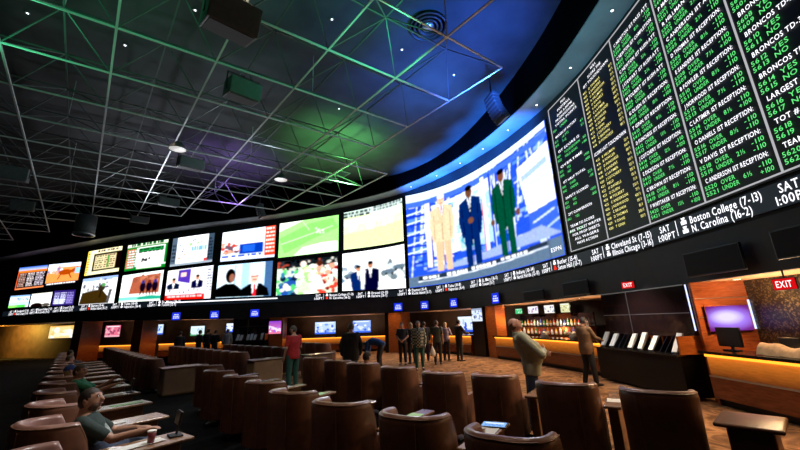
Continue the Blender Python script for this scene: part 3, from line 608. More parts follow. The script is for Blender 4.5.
# ================================================================ counters, pillars, kiosks under the screens
M['orange'] = wood('orange_wood', (.34, .085, .018), (.48, .14, .03), .22, (1.5, 1.5, 9))
M['redwood'] = wood('red_wood', (.16, .035, .010), (.26, .06, .016), .22, (1.5, 1.5, 9))
M['glow'] = emis('under_counter_glow', (1.0, .30, .022), 2.6)
M['top'] = mat('counter_top_black', (.012, .011, .010), .12)
M['paper'] = mat('paper_white', (.78, .78, .74), .7)
M['paper_green'] = mat('paper_green', (.45, .80, .38), .7)
M['downlight'] = emis('downlight_warm', (1.0, .72, .42), 14.0)
M['mosaic'] = mat('tmp', (.1, .1, .1))
def mosaic():
    m = bpy.data.materials.new('mosaic_tiles'); m.use_nodes = True; nt = m.node_tree; b = nt.nodes['Principled BSDF']
    tc = nt.nodes.new('ShaderNodeTexCoord'); v = nt.nodes.new('ShaderNodeTexVoronoi'); v.inputs['Scale'].default_value = 38
    r = nt.nodes.new('ShaderNodeValToRGB'); e = r.color_ramp.elements; e[0].color = (.012, .009, .006, 1); e[1].color = (.13, .10, .05, 1); e[0].position = .55; e[1].position = 1
    sp = nt.nodes.new('ShaderNodeSeparateColor')
    nt.links.new(tc.outputs['Object'], v.inputs['Vector']); nt.links.new(v.outputs['Color'], sp.inputs[0]); nt.links.new(sp.outputs[0], r.inputs['Fac']); nt.links.new(r.outputs['Color'], b.inputs['Base Color']); b.inputs['Roughness'].default_value = .3
    return m
M['mosaic'] = mosaic()
def painted_glow():
    m = wood('orange_wood_painted_glow', (.34, .085, .018), (.48, .14, .03), .22, (1.5, 1.5, 9)); nt = m.node_tree; b = nt.nodes['Principled BSDF']
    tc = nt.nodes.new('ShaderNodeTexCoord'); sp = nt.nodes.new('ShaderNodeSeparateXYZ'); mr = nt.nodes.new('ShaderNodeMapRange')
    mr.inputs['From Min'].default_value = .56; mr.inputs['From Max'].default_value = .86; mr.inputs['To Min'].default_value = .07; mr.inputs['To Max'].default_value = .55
    nt.links.new(tc.outputs['Object'], sp.inputs[0]); nt.links.new(sp.outputs['Z'], mr.inputs['Value']); nt.links.new(mr.outputs[0], b.inputs['Emission Strength']); b.inputs['Emission Color'].default_value = (.95, .27, .025, 1); return m  # strip light on the wood painted as emission, fading downward
M['painted_glow'] = painted_glow()
def counter(label, s0, s1, off, h=1.0, ns=10):
    r = empty('betting_counter', label, 'counter', group='lit counters under the screens')
    wallslab(s0, s1, .14, .52, off - .06, off - .14, ns).build('lower_panel', M['redwood'], r)
    wallslab(s0, s1, .545, h - .10, off - .09, off - .16, ns).build('upper_panel', M['painted_glow'], r)
    wallslab(s0, s1, .0, .14, off - .16, off - .22, ns).build('plinth', M['blackgloss'], r)
    wallslab(s0, s1, .52, .545, off - .05, off - .14, ns).build('moulding', M['metal'], r)
    wallslab(s0, s1, h - .05, h, off + .06, off - .62, ns).build('countertop', M['top'], r)
    wallslab(s0, s1, h - .11, h - .055, off - .05, off - .085, ns).build('light_strip', M['glow'], r)
    mb = MB()
    for s in (s0, s1): wallslab(s - .03, s + .03, 0, h - .05, off - .12, off - .6, 1, mb)
    mb.build('end_panels', M['redwood'], r)
    return r
counter('orange lit counter at the right with monitors and a cloth on top', 60.95, 69.5, .36)
counter('orange lit counter behind the man in the sage green jacket', 49.35, 56.75, .32)
counter('orange lit counter behind the group of standing people', 41.2, 47.0, .27)
counter('orange lit counter behind the man in the black shirt', 32.2, 39.6, -1.3)
counter('far orange counter behind the distant standing group', 21.6, 28.4, -1.3)
counter('farthest orange counter right of the warm glowing screen', 12.6, 20.6, -1.3)
# pillars and panels between the counters (part of the building)
def pillar(name, s0, s1, m, off=.12, d=-1.2, z1=None):
    return structure(wallslab(s0, s1, 0, z1 or (lambda s: ZS(s) - .01), off, d, 4).build(name, m))
pillar('trim_3', 39.75, 40.0, M['blackgloss']); pillar('trim_4', 40.02, 41.05, M['orange'])
pillar('trim_5', 47.25, 48.3, M['blackgloss'], .18, -.6); pillar('trim_6', 48.35, 49.25, M['orange'], .05, -.5)
pillar('trim_7', 55.75, 56.6, M['orange'], -2.0, -2.6)
pillar('trim_8', 28.45, 28.65, M['blackgloss']); pillar('trim_9', 31.1, 32.1, M['orange'], .0, -.8)
pillar('trim_10', 20.75, 21.5, M['redwood']); pillar('trim_11', 15.0, 15.9, M['redwood'])
structure(wallgrid(60.72, 74, 0, ZS, -1.06, 30, 1).build('wall_right', M['mosaic']))
M['panelwood'] = wood('glossy_panel_wood', (.24, .055, .018), (.36, .10, .03), .16, (1.5, 1.5, 9))
structure(wallslab(60.66, 60.74, 0, ZS, .10, -1.06, 1).build('wall_return', M['panelwood']))
M['edge'] = emis('edge_light', (.62, .68, 1.0), 1.6)
mb = MB(); wallslab(60.60, 60.63, 1.36, ZS(60) - .03, .135, .12, 1, mb); structure(mb.build('trim_12', M['edge']))
mb = MB(); wallslab(60.745, 60.765, 1.36, 1.95, -1.02, -1.05, 1, mb); structure(mb.build('trim_14', M['edge']))
# brass lines across the return panel
mb = MB()
for z in (1.62, 2.0): wallslab(60.745, 60.752, z, z + .012, .08, -1.05, 1, mb)
structure(mb.build('trim_13', M['metal']))
# slip kiosks: dark glossy panels over a rack of paper slips and a cabinet
M['kiosk'] = mat('kiosk_gloss', (.020, .010, .010), .10, coat=.3)
def kiosk(label, s0, s1, off, nr, zc, zt):
    r = empty('slip_kiosk', label, 'kiosk')
    wallslab(s0, s1, zc + .36, zt, off, off - .10, 8).build('back_panel', M['kiosk'], r)
    mb = MB(); sm = s0 + (s1 - s0) * .35
    wallslab(s0, s1, zc + .86, zc + .875, off, off + .012, 8, mb); wallslab(sm, sm + .02, zc + .36, zt, off, off + .012, 1, mb); wallslab(s0, s1, zt - .02, zt, off, off + .03, 8, mb)
    mb.build('chrome_lines', M['metal'], r)
    wallslab(s0, s1, .06, zc, off + .42, off - .1, 8).build('cabinet', M['cabinet_black'], r)
    wallslab(s0 - .03, s1 + .03, zc, zc + .035, off + .50, off - .1, 8).build('counter_ledge', M['top'], r)
    wallslab(s1 + .0, s1 + .05, zc + .035, zc + .40, off + .42, off - .1, 1).build('side_panel', M['orange'], r)
    for k in range(nr):
        s = s0 + .22 + (s1 - s0 - .5) * k / (nr - 1); x, y = wp(s, off + .20); a = wdir(s)
        Mx = Matrix.Translation((x, y, zc + .04)) @ Matrix.Rotation(a, 4, 'Z')
        h = MB()
        for dx in (-.085, .085): h.add([Mx @ Vector(v) for v in ((dx - .006, -.14, 0), (dx + .006, -.14, 0), (dx + .006, .12, .0), (dx - .006, .12, .0), (dx - .006, -.05, .12), (dx + .006, -.05, .12), (dx + .006, .12, .34), (dx - .006, .12, .34))], [(0, 1, 2, 3), (4, 7, 6, 5), (0, 4, 5, 1), (3, 2, 6, 7), (0, 3, 7, 4), (1, 5, 6, 2)])
        ho = h.build('slip_holder', M['blackgloss'], r)
        pp = MB(); hh = (.38, .34, .38, .36, .40, .33, .38, .41)[k % 8]
        if k % 4 != 2: pp.add([Mx @ Vector(v) for v in ((-.075, -.15, .03), (.075, -.15, .03), (.075, .06, hh), (-.075, .06, hh), (-.075, -.10, .0), (.075, -.10, .0), (.075, .10, hh), (-.075, .10, hh))], [(0, 1, 2, 3), (4, 7, 6, 5), (0, 4, 5, 1), (3, 2, 6, 7), (0, 3, 7, 4), (1, 5, 6, 2)])
        if pp.v: pp.build('paper_slips', M['paper'], ho)
    return r
kiosk('black glossy slip kiosk with white paper slips beside the brown jacket man', 57.05, 60.55, .12, 8, .86, 2.33)
kiosk('far slip kiosk with white paper slips under dark panels', 28.75, 31.0, .10, 8, .98, 2.34)
# downlights in the soffit
for i, (s, off) in enumerate(((61.2, -.55), (49.3, -.5), (52.3, -.5), (54.9, -.5), (43.4, -.5), (41.5, -.5), (45.6, -.5), (34.4, -.5), (36.5, -.5), (38.6, -.5), (24, -.5), (26.5, -.5), (63.4, -.55), (17, -.5))):
    x, y = wp(s, off); z = ZS(s)
    r = empty('downlight', f'{ORD[i]} warm round downlight in the soffit over the counters', 'downlight', (x, y, z), group='soffit downlights')
    r['label'] = 'warm round downlight in the soffit ' + ['over the right end counter', 'left end over the bottle counter', 'middle over the bottle counter', 'right end over the bottle counter', 'middle over the busy counter', 'left end over the busy counter', 'right end over the busy counter', 'left end over the black shirt man counter', 'middle over the black shirt man counter', 'right end over the black shirt man counter', 'left one over the far counter', 'right one over the far counter', 'beside the exit sign', 'over the farthest orange counter'][i]
    MB().lathe([(.075, -.004), (.105, -.012), (.11, 0)], n=20).build('trim_ring', M['metal'], r); MB().lathe([(.0, -.006), (.075, -.006), (.075, -.001)], n=20).build('lamp', M['downlight'], r)
# ---------------------------------------------------------------- televisions
def television(label, s, off, z0, w, h, pic, name='television', tilt=0.0, cat='television', arm=True, group=None, turn=0):
    x, y = wp(s, off); r = empty(name, label, cat, (x, y, z0), wdir(s) + turn, group)
    MB().box((0, .03, h / 2), (w + .05, .05, h + .05), bev=.012).build('housing', M['bezel'], r)
    if pic is not None: flat_picture(pic, w, h, r, -.004 + .001)
    if arm: MB().box((0, .10, h / 2), (.16, .10, .16)).build('wall_bracket', M['black'], r)
    if tilt: r.rotation_euler = (tilt, 0, r.rotation_euler.z)
    return r
def tvpic(seed, base, cols):
    p = Pic(40, 26, base, 1.6); p.blot(0, .2, 1, .85, cols, 18, .12, seed).rect(0, .86, 1, 1, cols[0]).rect(.1, .05, .9, .14, (.95, .97, 1)); return p
blu = [(.25, .4, .9), (.85, .9, 1), (.5, .65, .95), (.95, .97, 1)]
for a in (('television with a pale blue sports picture over the black shirt man', 34.3, -3.3, 1.14, 1.5, .84, 1, (.75, .85, 1), blu),
          ('television with a blue and white picture right of the black shirt man', 37.15, -3.3, 1.14, 1.3, .84, 2, (.6, .72, 1), blu),
          ('narrow television half hidden behind the wood pillar', 40.0, -3.3, 1.2, .7, .84, 3, (.55, .7, 1), blu),
          ('bright television with a blue studio picture beside the dark pillar', 43.6, -3.3, 1.0, 1.15, .95, 4, (.88, .93, 1), [(.2, .35, .85), (.95, .97, 1), (.7, .8, 1)]),
          ('far television with a green and white picture', 23.3, -3.3, 1.36, 1.05, .68, 5, (.85, .95, .95), [(.3, .6, .4), (.9, .95, 1), (.7, .8, .9)]),
          ('far pale blue television over the farthest counter', 18.8, -3.3, 1.55, 1.4, .72, 6, (.8, .9, 1), blu),
          ('far white television next to the far slip kiosk', 26.5, -3.3, 1.52, .95, .62, 7, (.92, .96, 1), blu),
          ('far pink lit television beyond the farthest counter', 13.6, -3.3, 1.5, 1.6, .85, 8, (.9, .45, .55), [(.95, .7, .75), (.6, .25, .4)])):
    television(*a[:6], tvpic(a[6], a[7], a[8]))
p = Pic(60, 34, (1, .88, .6), 2.2); p.blot(.1, .1, .9, .9, [(1, .95, .8), (1, .80, .45), (1, .98, .92)], 24, .2, 3).rect(0, .0, 1, .08, (.95, .7, .35))
television('wide warm glowing screen at the far end of the counters', 7.1, -3.25, 1.55, 5.0, .98, p)
p = Pic(60, 40, (.85, .35, .55), 1.2); p.grad(0, 0, 1, 1, (.55, .25, .8), (.95, .5, .6)).poly([(0, .35), (1, .6), (1, .85), (0, .6)], (.95, .85, 1)).blot(.1, .4, .9, .8, [(.95, .9, 1), (.7, .4, .9)], 10, .1, 5)
television('pink and violet screen on the wood pillar near the red shirt man', 31.55, .10, 1.35, .78, .78, p)
p = Pic(40, 30, (.85, .9, .98), 1.2); p.blot(0, .2, 1, .8, [(.95, .97, 1), (.55, .65, .9), (.35, .4, .55)], 20, .1, 9).rect(0, 0, 1, .15, (.6, .65, .75))
television('square screen at the top of the black pillar', 47.85, .245, 1.66, .82, .62, p, arm=True)
p = Pic(40, 40, (.42, .10, .12), 1.3); p.ell(.5, .5, .62, .50, (.50, .22, .80), .95, .9).ell(.5, .5, .48, .36, (.70, .55, 1), .95, .9).ell(.45, .45, .3, .22, (.92, .88, 1), .9, .9)  # violet reflection on the glossy wood, painted as a glowing picture
bs = empty('painted_glare', 'soft violet glare painted on the wood panel at the right', 'screen', (*wp(60.80, -.50), 1.34), wdir(60.8) - PI / 2)
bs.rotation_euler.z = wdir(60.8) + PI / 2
MB().box((0, .012, .26), (.92, .02, .52), bev=.005).build('housing', M['panelwood'], bs); flat_picture(p, .90, .5, bs, -.002)  # no screen housing: thin wood backing added to carry the painted glare
# blue notice screens along the fascia
def bluepic(k):
    p = Pic(36, 28, (.06, .10, .62), 1.2); p.rect(0, 0, 1, 1, (.08, .14, .72)).ell(.5, .5, .7, .7, (.12, .22, .9), .8, .8)
    for i, y in enumerate((.22, .44, .66)): p.rows(.24 if i == 0 else .16, y, .76 if i == 0 else .88, y + .15, 1, (.90, .93, 1), .9, 3 + k + i, 3)
    return p
for i, s in enumerate((24.1, 27.0, 30.0, 40.85, 43.05, 45.65, 49.6, 21.2)):
    if i == 7: continue
    television('small blue notice screen with white lines, ' + ['leftmost of the far three over the counters', 'middle of the far three over the counters', 'over the far slip kiosk', 'over the wood pillar by the busy counter', 'over the middle of the busy counter', 'over the right end of the busy counter', 'over the bottle counter'][i], s, .16, zw(2.67), .56, .47, bluepic(i), 'notice_screen', cat='screen', group='blue notice screens on the fascia')
M['tvoff'] = mat('screen_off', (.008, .004, .004), .55, spec=.2)
for i, (s, z, w, h) in enumerate(((61.65, 2.46, 1.2, .45), (63.7, 2.52, 1.0, .42), (52.95, 2.40, 1.2, .34), (55.85, 2.42, 1.2, .40))):
    r = television('switched off black display under the ticker, ' + ['beside the wood panel at right', 'at the far right edge', 'over the left of the bottle counter', 'over the right of the bottle counter'][i], s, .22, z, w, h, None, 'display', cat='display', turn=.05, group='dark displays on the fascia')
    MB().box((0, .002, h / 2), (w, .006, h)).build('blank_screen', M['tvoff'], r)
# exit signs
M['exit_red'] = emis('exit_red', s2l((.85, .06, .08)), 1.0); M['exit_text'] = emis('exit_letters', (1, .75, .75), 1.8)
for i, (s, off, z, turn) in enumerate(((63.15, .30, 2.02, .1), (58.75, .30, 2.38, .45))):
    x, y = wp(s, off); r = empty('exit_sign', ['red lit exit sign before the mosaic wall', 'small red exit sign on the fascia over the slip kiosk'][i], 'sign', (x, y, z), wdir(s) + turn)
    MB().box((0, .03, .095), (.34, .05, .19), bev=.01).build('case', M['black'], r); MB().box((0, .002, .095), (.31, .008, .165)).build('face', M['exit_red'], r)
    V, F = text_pts('EXIT', 0, .045, .10, .24, 'c'); MB().add([(a, -.006, b) for a, b in V], F).build('lettering', M['exit_text'], r)
    MB().bar((0, .03, .19), (0, .03, .36 if i == 0 else .23), .012).build('stem', M['black'], r)
# ---------------------------------------------------------------- on and behind the counters
zc = 1.0
def monitor(label, s, off, w, h, turn=0):
    x, y = wp(s, off); r = empty('counter_monitor', label, 'monitor', (x, y, zc), wdir(s) + turn)
    MB().box((0, 0, .01), (.24, .18, .02), bev=.006).build('base', M['black'], r); MB().box((0, .02, .07), (.05, .03, .12)).build('neck', M['black'], r)
    MB().box((0, 0, .07 + h / 2), (w, .045, h), bev=.01).build('housing', M['black'], r); return r
monitor('black monitor back on the right counter beside the wood panel', 61.25, -.05, .52, .36)
monitor('second small dark monitor on the right counter beside the cloth', 62.35, -.22, .34, .2)
x, y = wp(62.75, .10)
def cloth():
    n = 18; vs = []; fs = []
    for i in range(n + 1):
        for j in range(9):
            u = i / n; v = j / 8; h = .05 + .14 * math.sin(PI * v) * (1 - .45 * u) * (1 + .15 * math.sin(9 * u)) + .015 * math.sin(17 * u + 5 * v)
            vs.append((-.45 + .95 * u, -.16 + .32 * v, max(.004, h - .05 * (v in (0, 1)))))
    for i in range(n):
        for j in range(8): a = i * 9 + j; fs.append((a, a + 9, a + 10, a + 1))
    return MB().add(vs, fs)
M['cloth'] = mat('beige_cloth', (.55, .42, .28), .85, noise=(14, .2))
tag(cloth().build('folded_coat', M['cloth'], None, True, (x, y + .05, zc + .002), wdir(62.6)), 'beige coat lying on the right counter beside the monitor', 'coat')
# shelf of bottles behind the counter in the middle
shelf = empty('back_shelf', 'stepped back bar shelf crowded with bottles behind the middle counter', 'shelf', (0, 0, 0))
wallslab(48.6, 53.6, .0, .98, -1.45, -1.85, 10).build('cabinet', M['redwood'], shelf)
wallslab(48.6, 53.6, .98, 1.01, -1.40, -1.9, 10).build('lower_board', M['top'], shelf); wallslab(48.6, 53.6, 1.01, 1.32, -1.68, -1.9, 10).build('riser', M['redwood'], shelf); wallslab(48.6, 53.6, 1.32, 1.345, -1.66, -1.9, 10).build('upper_board', M['top'], shelf)
wallslab(48.6, 53.6, 1.345, 1.85, -1.9, -1.95, 10).build('back_panel', M['kiosk'], shelf)
bc = [(.5, .16, .03), (.05, .25, .08), (.75, .72, .62), (.45, .05, .04), (.6, .36, .05), (.08, .12, .35), (.62, .5, .3)]
bm = [mat(f'bottle_glass_{k}', c, .12, emit=c, es=.35) for k, c in enumerate(bc)]
lab = mat('bottle_label', (.8, .78, .7), .6)
def bottle(s, off, z, h, m, k, row):
    x, y = wp(s, off); r = empty('bottle', f'{ORD[k]} bottle from the left on the {row} board of the back bar shelf', 'bottle', (x, y, z + .001), 0, 'bottles on the back bar shelf')
    MB().lathe([(.0, 0), (.045, .002), (.047, h * .55), (.042, h * .65), (.017, h * .78), (.016, h * .95), (.0, h * .955)], n=12).build('glass', m, r, True)
    MB().lathe([(.018, h * .93), (.019, h), (.0, h + .002)], n=10).build('cap', M['black'], r); MB().lathe([(.0485, h * .15), (.0485, h * .45)], n=12).build('paper_label', lab, r)
for k in range(20): bottle(48.85 + k * .235, -1.76, 1.347, (.30, .26, .33, .28)[k % 4], bm[(k * 3 + 1) % 7], k, 'upper')
for k in range(16): bottle(48.95 + k * .29, -1.54, 1.012, (.27, .31, .24)[k % 3], bm[(k * 2) % 7], k, 'lower')
def lightbox(label, s, off, z, w, h, cols, seed):
    television(label, s, off, z + .32, w, h, tvpic(seed, cols[0], cols), 'menu_screen', cat='screen')
lightbox('small green lit screen over the left of the bottle shelf', 48.9, -1.6, 1.62, .5, .24, [(.25, .75, .45), (.8, .95, .85)], 4)
lightbox('white lit screen over the bottle shelf, left of middle', 50.0, -1.6, 1.60, .7, .32, [(.95, .93, .97), (.75, .55, .7), (.5, .45, .7)], 5)
lightbox('white lit screen over the bottle shelf, right of middle', 51.2, -1.6, 1.58, .65, .34, [(.97, .94, .9), (.7, .75, .85), (.35, .4, .55)], 6)
lightbox('cream lit screen over the right of the bottle shelf', 52.3, -1.6, 1.58, .55, .36, [(.85, .85, .65), (.6, .6, .4), (.95, .93, .8)], 7)
# cups and caddies on the counters
M['cup'] = mat('cup_white', (.75, .72, .68), .4)
CS = [(51.4, .15, 'left'), (53.2, .1, 'middle'), (55.2, .16, 'right'), (44.5, .05, 'busy')]
for i, (s, o, n_) in enumerate(CS):
    x, y = wp(s, o); r = empty('slip_box', 'clear box of betting slips standing ' + ['at the left of the bottle counter', 'in the middle of the bottle counter', 'at the right of the bottle counter', 'on the busy counter'][i], 'box', (x, y, zc), wdir(s))
    MB().box((0, 0, .05), (.26, .16, .10), bev=.008).build('tray', M['metal'], r); MB().box((0, 0, .13), (.22, .12, .15), tilt=.12).build('paper_slips', M['paper'], r)
# ================================================================ seating
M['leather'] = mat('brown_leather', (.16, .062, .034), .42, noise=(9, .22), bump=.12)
M['leather_lit'] = mat('brown_leather_painted_lit', (.26, .13, .10), .30, noise=(9, .2), bump=.1)  # same leather, with the screens' light painted into its colour
M['piping'] = mat('leather_piping', (.22, .10, .055), .4)
M['deskwood'] = wood('desk_wood', (.13, .055, .024), (.20, .09, .04), .3)
M['desktop'] = mat('desk_top_tan', (.24, .13, .07), .25, noise=(6, .2))
def _sp():
    P = [(.355, .12), (.355, .06), (.355, .0)]
    for k in range(1, 40):
        a = PI * k / 40; c, sn = math.cos(a), math.sin(a); P.append((.355 * math.copysign(abs(c) ** .80, c), -.365 * abs(sn) ** .80))
    P += [(-.355, .0), (-.355, .06), (-.355, .12)]
    P = np.array(P); d = np.concatenate([[0], np.cumsum(np.hypot(*np.diff(P, axis=0).T))]); return P, d / d[-1]
SPP, SPD = _sp()
def shell_pts(k):
    """plan of the barrel back: k 0..1 from the right wing tip round to the left one; returns x, y, outward normal"""
    f = lambda q: np.array([np.interp(q, SPD, SPP[:, 0]), np.interp(q, SPD, SPP[:, 1])])
    p = f(k); t = f(min(1, k + .02)) - f(max(0, k - .02)); t /= np.hypot(*t); return float(p[0]), float(p[1]), float(-t[1]), float(t[0])
def make_chair():
    r = empty('lounge_chair', 'brown leather lounge chair', 'chair')
    N = 40; vs = []; fs = []; th = .085; rim = []
    prof = [(0.0, .13), (0.0, .45), (.004, .75), (.010, .93), (.0, .975), (-.02, .995), (-.045, 1.0), (-.068, .99), (-.085, .965), (-.085, .80), (-.085, .46)]
    for i in range(N + 1):
        k = i / N; x, y, nx, ny = shell_pts(k)
        e = min(k, 1 - k); top = .64 + .36 * min(1, max(0, e / .085)) ** .55
        if e > .085: top = 1.0 + .02 * math.sin(PI * (k - .085) / .83) - .02
        flare = .05 * max(0, -y / .35)
        for (o, z) in prof:
            zz = .13 + (z - .13) * (top - .13) / (1.0 - .13)
            oo = o + flare * (zz - .4) * (.6 if zz > .4 else .2) 
            vs.append((x + nx * oo, y + ny * oo, zz))
        rim.append((x + nx * -.012, y + ny * -.012, top + .0))
    m = len(prof)
    for i in range(N):
        for j in range(m - 1): a = i * m + j; fs.append((a, a + m, a + m + 1, a + 1))
    fs.append(tuple(range(m))); fs.append(tuple(reversed(range(N * m, N * m + m))))
    MB().add(vs, fs).build('backrest', M['leather_lit'], r, True)
    pi = MB()
    for i in range(N): 
        a = vs[i * m + 4]; b = vs[(i + 1) * m + 4]; pi.bar(a, b, .007, 5, caps=False)
    for sx in (-1, 1): pi.bar((sx * .185, -.353, .14), (sx * .185, -.378, .95), .004, 4)
    pi.build('piping', M['piping'], r)
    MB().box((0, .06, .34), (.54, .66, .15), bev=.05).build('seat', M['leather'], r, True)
    MB().box((0, -.20, .58), (.44, .12, .34), bev=.05, tilt=.12).build('back_cushion', M['leather_lit'], r, True)
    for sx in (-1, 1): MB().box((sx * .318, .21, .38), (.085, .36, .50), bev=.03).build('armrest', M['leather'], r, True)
    MB().lathe([(.26, 0), (.27, .015), (.25, .03), (.06, .045), (.05, .29), (.14, .30)], n=20).build('swivel_base', M['black'], r, True)
    return r
# inside leather has light painted in; outer faces get the plain leather
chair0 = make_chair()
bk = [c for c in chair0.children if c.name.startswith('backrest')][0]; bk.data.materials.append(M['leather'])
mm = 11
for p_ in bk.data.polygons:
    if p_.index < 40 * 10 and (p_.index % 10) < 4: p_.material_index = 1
state = dict(used=False)
def chair(x, y, rz, z, label, group):
    o = chair0 if not state['used'] else copy_tree(chair0); state['used'] = True
    o.location = (x, y, z); o.rotation_euler.z = rz; o.scale = (1, 1, 1); o['label'] = label; o['group'] = group
    return o
FA = FB = math.radians(-33); FL = math.radians(-36)
def along(rz, d): return Vector((-math.sin(rz) * d, math.cos(rz) * d))
CH = {}
# row nearest the camera (back centres measured on the photo), counted from the near end
rowA = [(.65, 2.95), (-.08, 3.66), (-.91, 4.37), (-1.70, 5.17), (-2.45, 6.16), (-3.23, 7.02), (-4.14, 8.03), (-5.0, 9.3)]
rowB = [(2.73, 4.30), (1.98, 5.0), (1.24, 5.9), (.48, 6.43), (-.30, 7.40), (-1.10, 8.40), (-1.80, 9.2), (-2.60, 10.2)]
rowL = [(-3.74 - .94 * k, 4.02 + 1.05 * k) for k in range(-1, 15)]
for k, (x, y) in enumerate(rowA):
    p = Vector((x * G, y * G)) + along(FA, .33); CH['A', k] = chair(p.x, p.y, FA, 0, f'brown leather wrap-back chair, {ORD[k]} from the near end of the row nearest us', 'chairs in the row nearest us'); CH['A', k].scale = (.92, .94, 1)
for k, (x, y) in enumerate(rowB):
    p = Vector((x * G, y * G)) + along(FB, .33); CH['B', k] = chair(p.x, p.y, FB, 0, f'brown leather wrap-back chair, {ORD[k]} from the near end of the row beside the concourse', 'chairs in the row beside the concourse'); CH['B', k].scale = (1, 1, 1) if k == 5 else (.98, .96, 1) if k < 2 else (.92, .94, 1)
for k, (x, y) in enumerate(rowL):
    p = Vector((x * G, y * G)) + along(FL, .20); CH['L', k] = chair(p.x, p.y, FL, TIER, f'brown leather wrap-back chair, {ORD[k]} from the near end of the left row', 'chairs in the left row')
def far_row(f, r0, n, nm, grp, rz=math.radians(-36)):
    for k in range(n):
        x, y = fr(f, r0 + 1.05 * k); chair(x, y, rz, 0, f'brown leather wrap-back chair, {ORD[k]} from the aisle end of the {nm}', grp)
far_row(2.5, 14.9, 15, 'far block first row', 'chairs in the far block first row')
far_row(5.15, 14.6, 11, 'far block second row', 'chairs in the far block second row')
far_row(7.2, 14.6, 8, 'far block third row', 'chairs in the far block third row')
far_row(9.6, 16.2, 4, 'far block fourth row', 'chairs in the far block fourth row')
# ---------------------------------------------------------------- small desks between the chairs
def make_desk(k=1.0):
    r = empty('side_desk', 'desk', 'desk')
    MB().box((0, 0, .36), (.11 * k, .80, .66), bev=.02).build('body_panel', M['deskwood'], r)
    MB().box((0, .02, .705), (.185 * k, .94, .035), bev=.014).build('desk_top', M['desktop'], r)
    MB().box((0, -.0, .02), (.09 * k, .74, .04)).build('plinth', M['black'], r)
    return r
desk0 = make_desk(); desk1 = make_desk(2.1); dst = {}
def desk(x, y, rz, z, label, group):
    pr = desk1 if 'left row' in label else desk0; o = pr if pr.name not in dst else copy_tree(pr); dst[pr.name] = 1
    o.location = (x, y, z); o.rotation_euler.z = rz; o['label'] = label; o['group'] = group; return o
def between(c1, c2, rz, fwd):
    p = (Vector(c1.location[:2]) + Vector(c2.location[:2])) / 2 + along(rz, fwd); return p
DK = {}
def row_desks(key, n, rz, fwd, nm, z=0):
    for k in range(n - 1):
        if (key, k) == ('B', 2): continue
        q = k - 1 if key == 'B' and k > 2 else k
        p = between(CH[key, k], CH[key, k + 1], rz, fwd)
        DK[key, k] = desk(p.x, p.y, rz, z, f'tan topped wooden side desk, {ORD[q]} from the near end of the {nm}', 'side desks in the ' + nm)
aA = math.atan2(.735, .678) * -1
row_desks('A', 8, FA, .50, 'row nearest us'); row_desks('B', 8, FB, .50, 'row beside the concourse'); LDESK = True
row_desks('L', 13, FL, .50, 'left row', TIER)
wd = empty('end_table', 'broad wooden table with rounded corners closing the concourse row at its near end', 'table', (3.60 * G, 4.22 * G, 0), aA)
MB().box((0, 0, .70), (.50, .62, .04), bev=.02).build('table_top', M['deskwood'], wd, True); MB().box((0, 0, .36), (.34, .46, .64), bev=.03).build('body_panel', M['deskwood'], wd); MB().box((0, 0, .02), (.30, .42, .04)).build('plinth', M['black'], wd)
# end desks at the aisle, broad with a pale front
def end_desk(f, r, label):
    x, y = fr(f, r); o = empty('end_desk', label, 'desk', (x, y, 0), aA, 'broad desks closing the far rows')
    MB().box((0, 0, .37), (.62, 1.0, .70), bev=.05).build('body_panel', M['enddesk'], o); MB().box((0, 0, .735), (.68, 1.08, .035), bev=.015).build('desk_top', M['deskwood'], o); MB().box((0, 0, .01), (.56, .94, .02)).build('plinth', M['black'], o)
    return o
M['enddesk'] = mat('end_desk_tan', (.30, .20, .11), .45, noise=(4, .15))
ends = [end_desk(3.0, 13.75, 'broad tan desk closing the far block first row at the aisle'), end_desk(5.6, 13.5, 'broad tan desk closing the far block second row at the aisle'), end_desk(7.7, 13.5, 'broad tan desk closing the far block third row at the aisle')]
# ---------------------------------------------------------------- papers, drinks and screens on the desks
def onto(d, lx, ly, dz=.7225):
    c, s = math.cos(d.rotation_euler.z), math.sin(d.rotation_euler.z); return Vector((d.location.x + c * lx - s * ly, d.location.y + s * lx + c * ly, d.location.z + dz))
def sheet(d, lx, ly, w, h, turn, m, label, name='paper_sheet', grp='loose papers on the side desks', n=1):
    p = onto(d, lx, ly); mb = MB(); nx = 6
    for q in range(n):
        vs = []
        for i in range(nx + 1):
            for j in (0, 1):
                u = i / nx - .5; vs.append((u * w + q * .01, (j - .5) * h + q * .008, .0015 + q * .002 + .012 * u * u * (1 if j else .4)))
        mb.add(vs, [(2 * i, 2 * i + 2, 2 * i + 3, 2 * i + 1) for i in range(nx)])
    o = mb.build(name, m, None, False, p, d.rotation_euler.z + turn); return tag(o, label, 'paper', grp)
sheet(DK['L', 0], .0, .0, .15, .5, .02, M['paper'], 'white racing sheets on the nearest desk of the left row', n=3)
sheet(DK['L', 1], .0, -.12, .15, .34, -.03, M['paper'], 'white sheet on the desk beside the seated man looking up', n=2)
sheet(DK['L', 2], .0, .2, .15, .40, .03, M['paper_green'], 'pale green sheet on the third desk of the left row', n=2)
sheet(DK['L', 3], .0, .05, .15, .42, .0, M['paper'], 'white sheet on the fourth desk of the left row', n=2)
sheet(DK['L', 4], .0, .1, .16, .45, .03, M['paper_green'], 'pale green papers on the desk beside the man in the green shirt', n=3)
sheet(DK['L', 5], .0, .1, .15, .4, .03, M['paper'], 'white papers on the sixth desk of the left row', n=2)
sheet(DK['A', 0], .0, .1, .15, .3, .1, M['paper'], 'white paper on the first desk of the row nearest us')
sheet(DK['A', 1], .0, .0, .16, .5, .03, M['paper_green'], 'bright green betting sheet on the second desk of the row nearest us', n=2)
sheet(DK['A', 2], .0, -.1, .16, .5, -.03, M['paper_green'], 'green betting sheet on the third desk of the row nearest us', n=2)
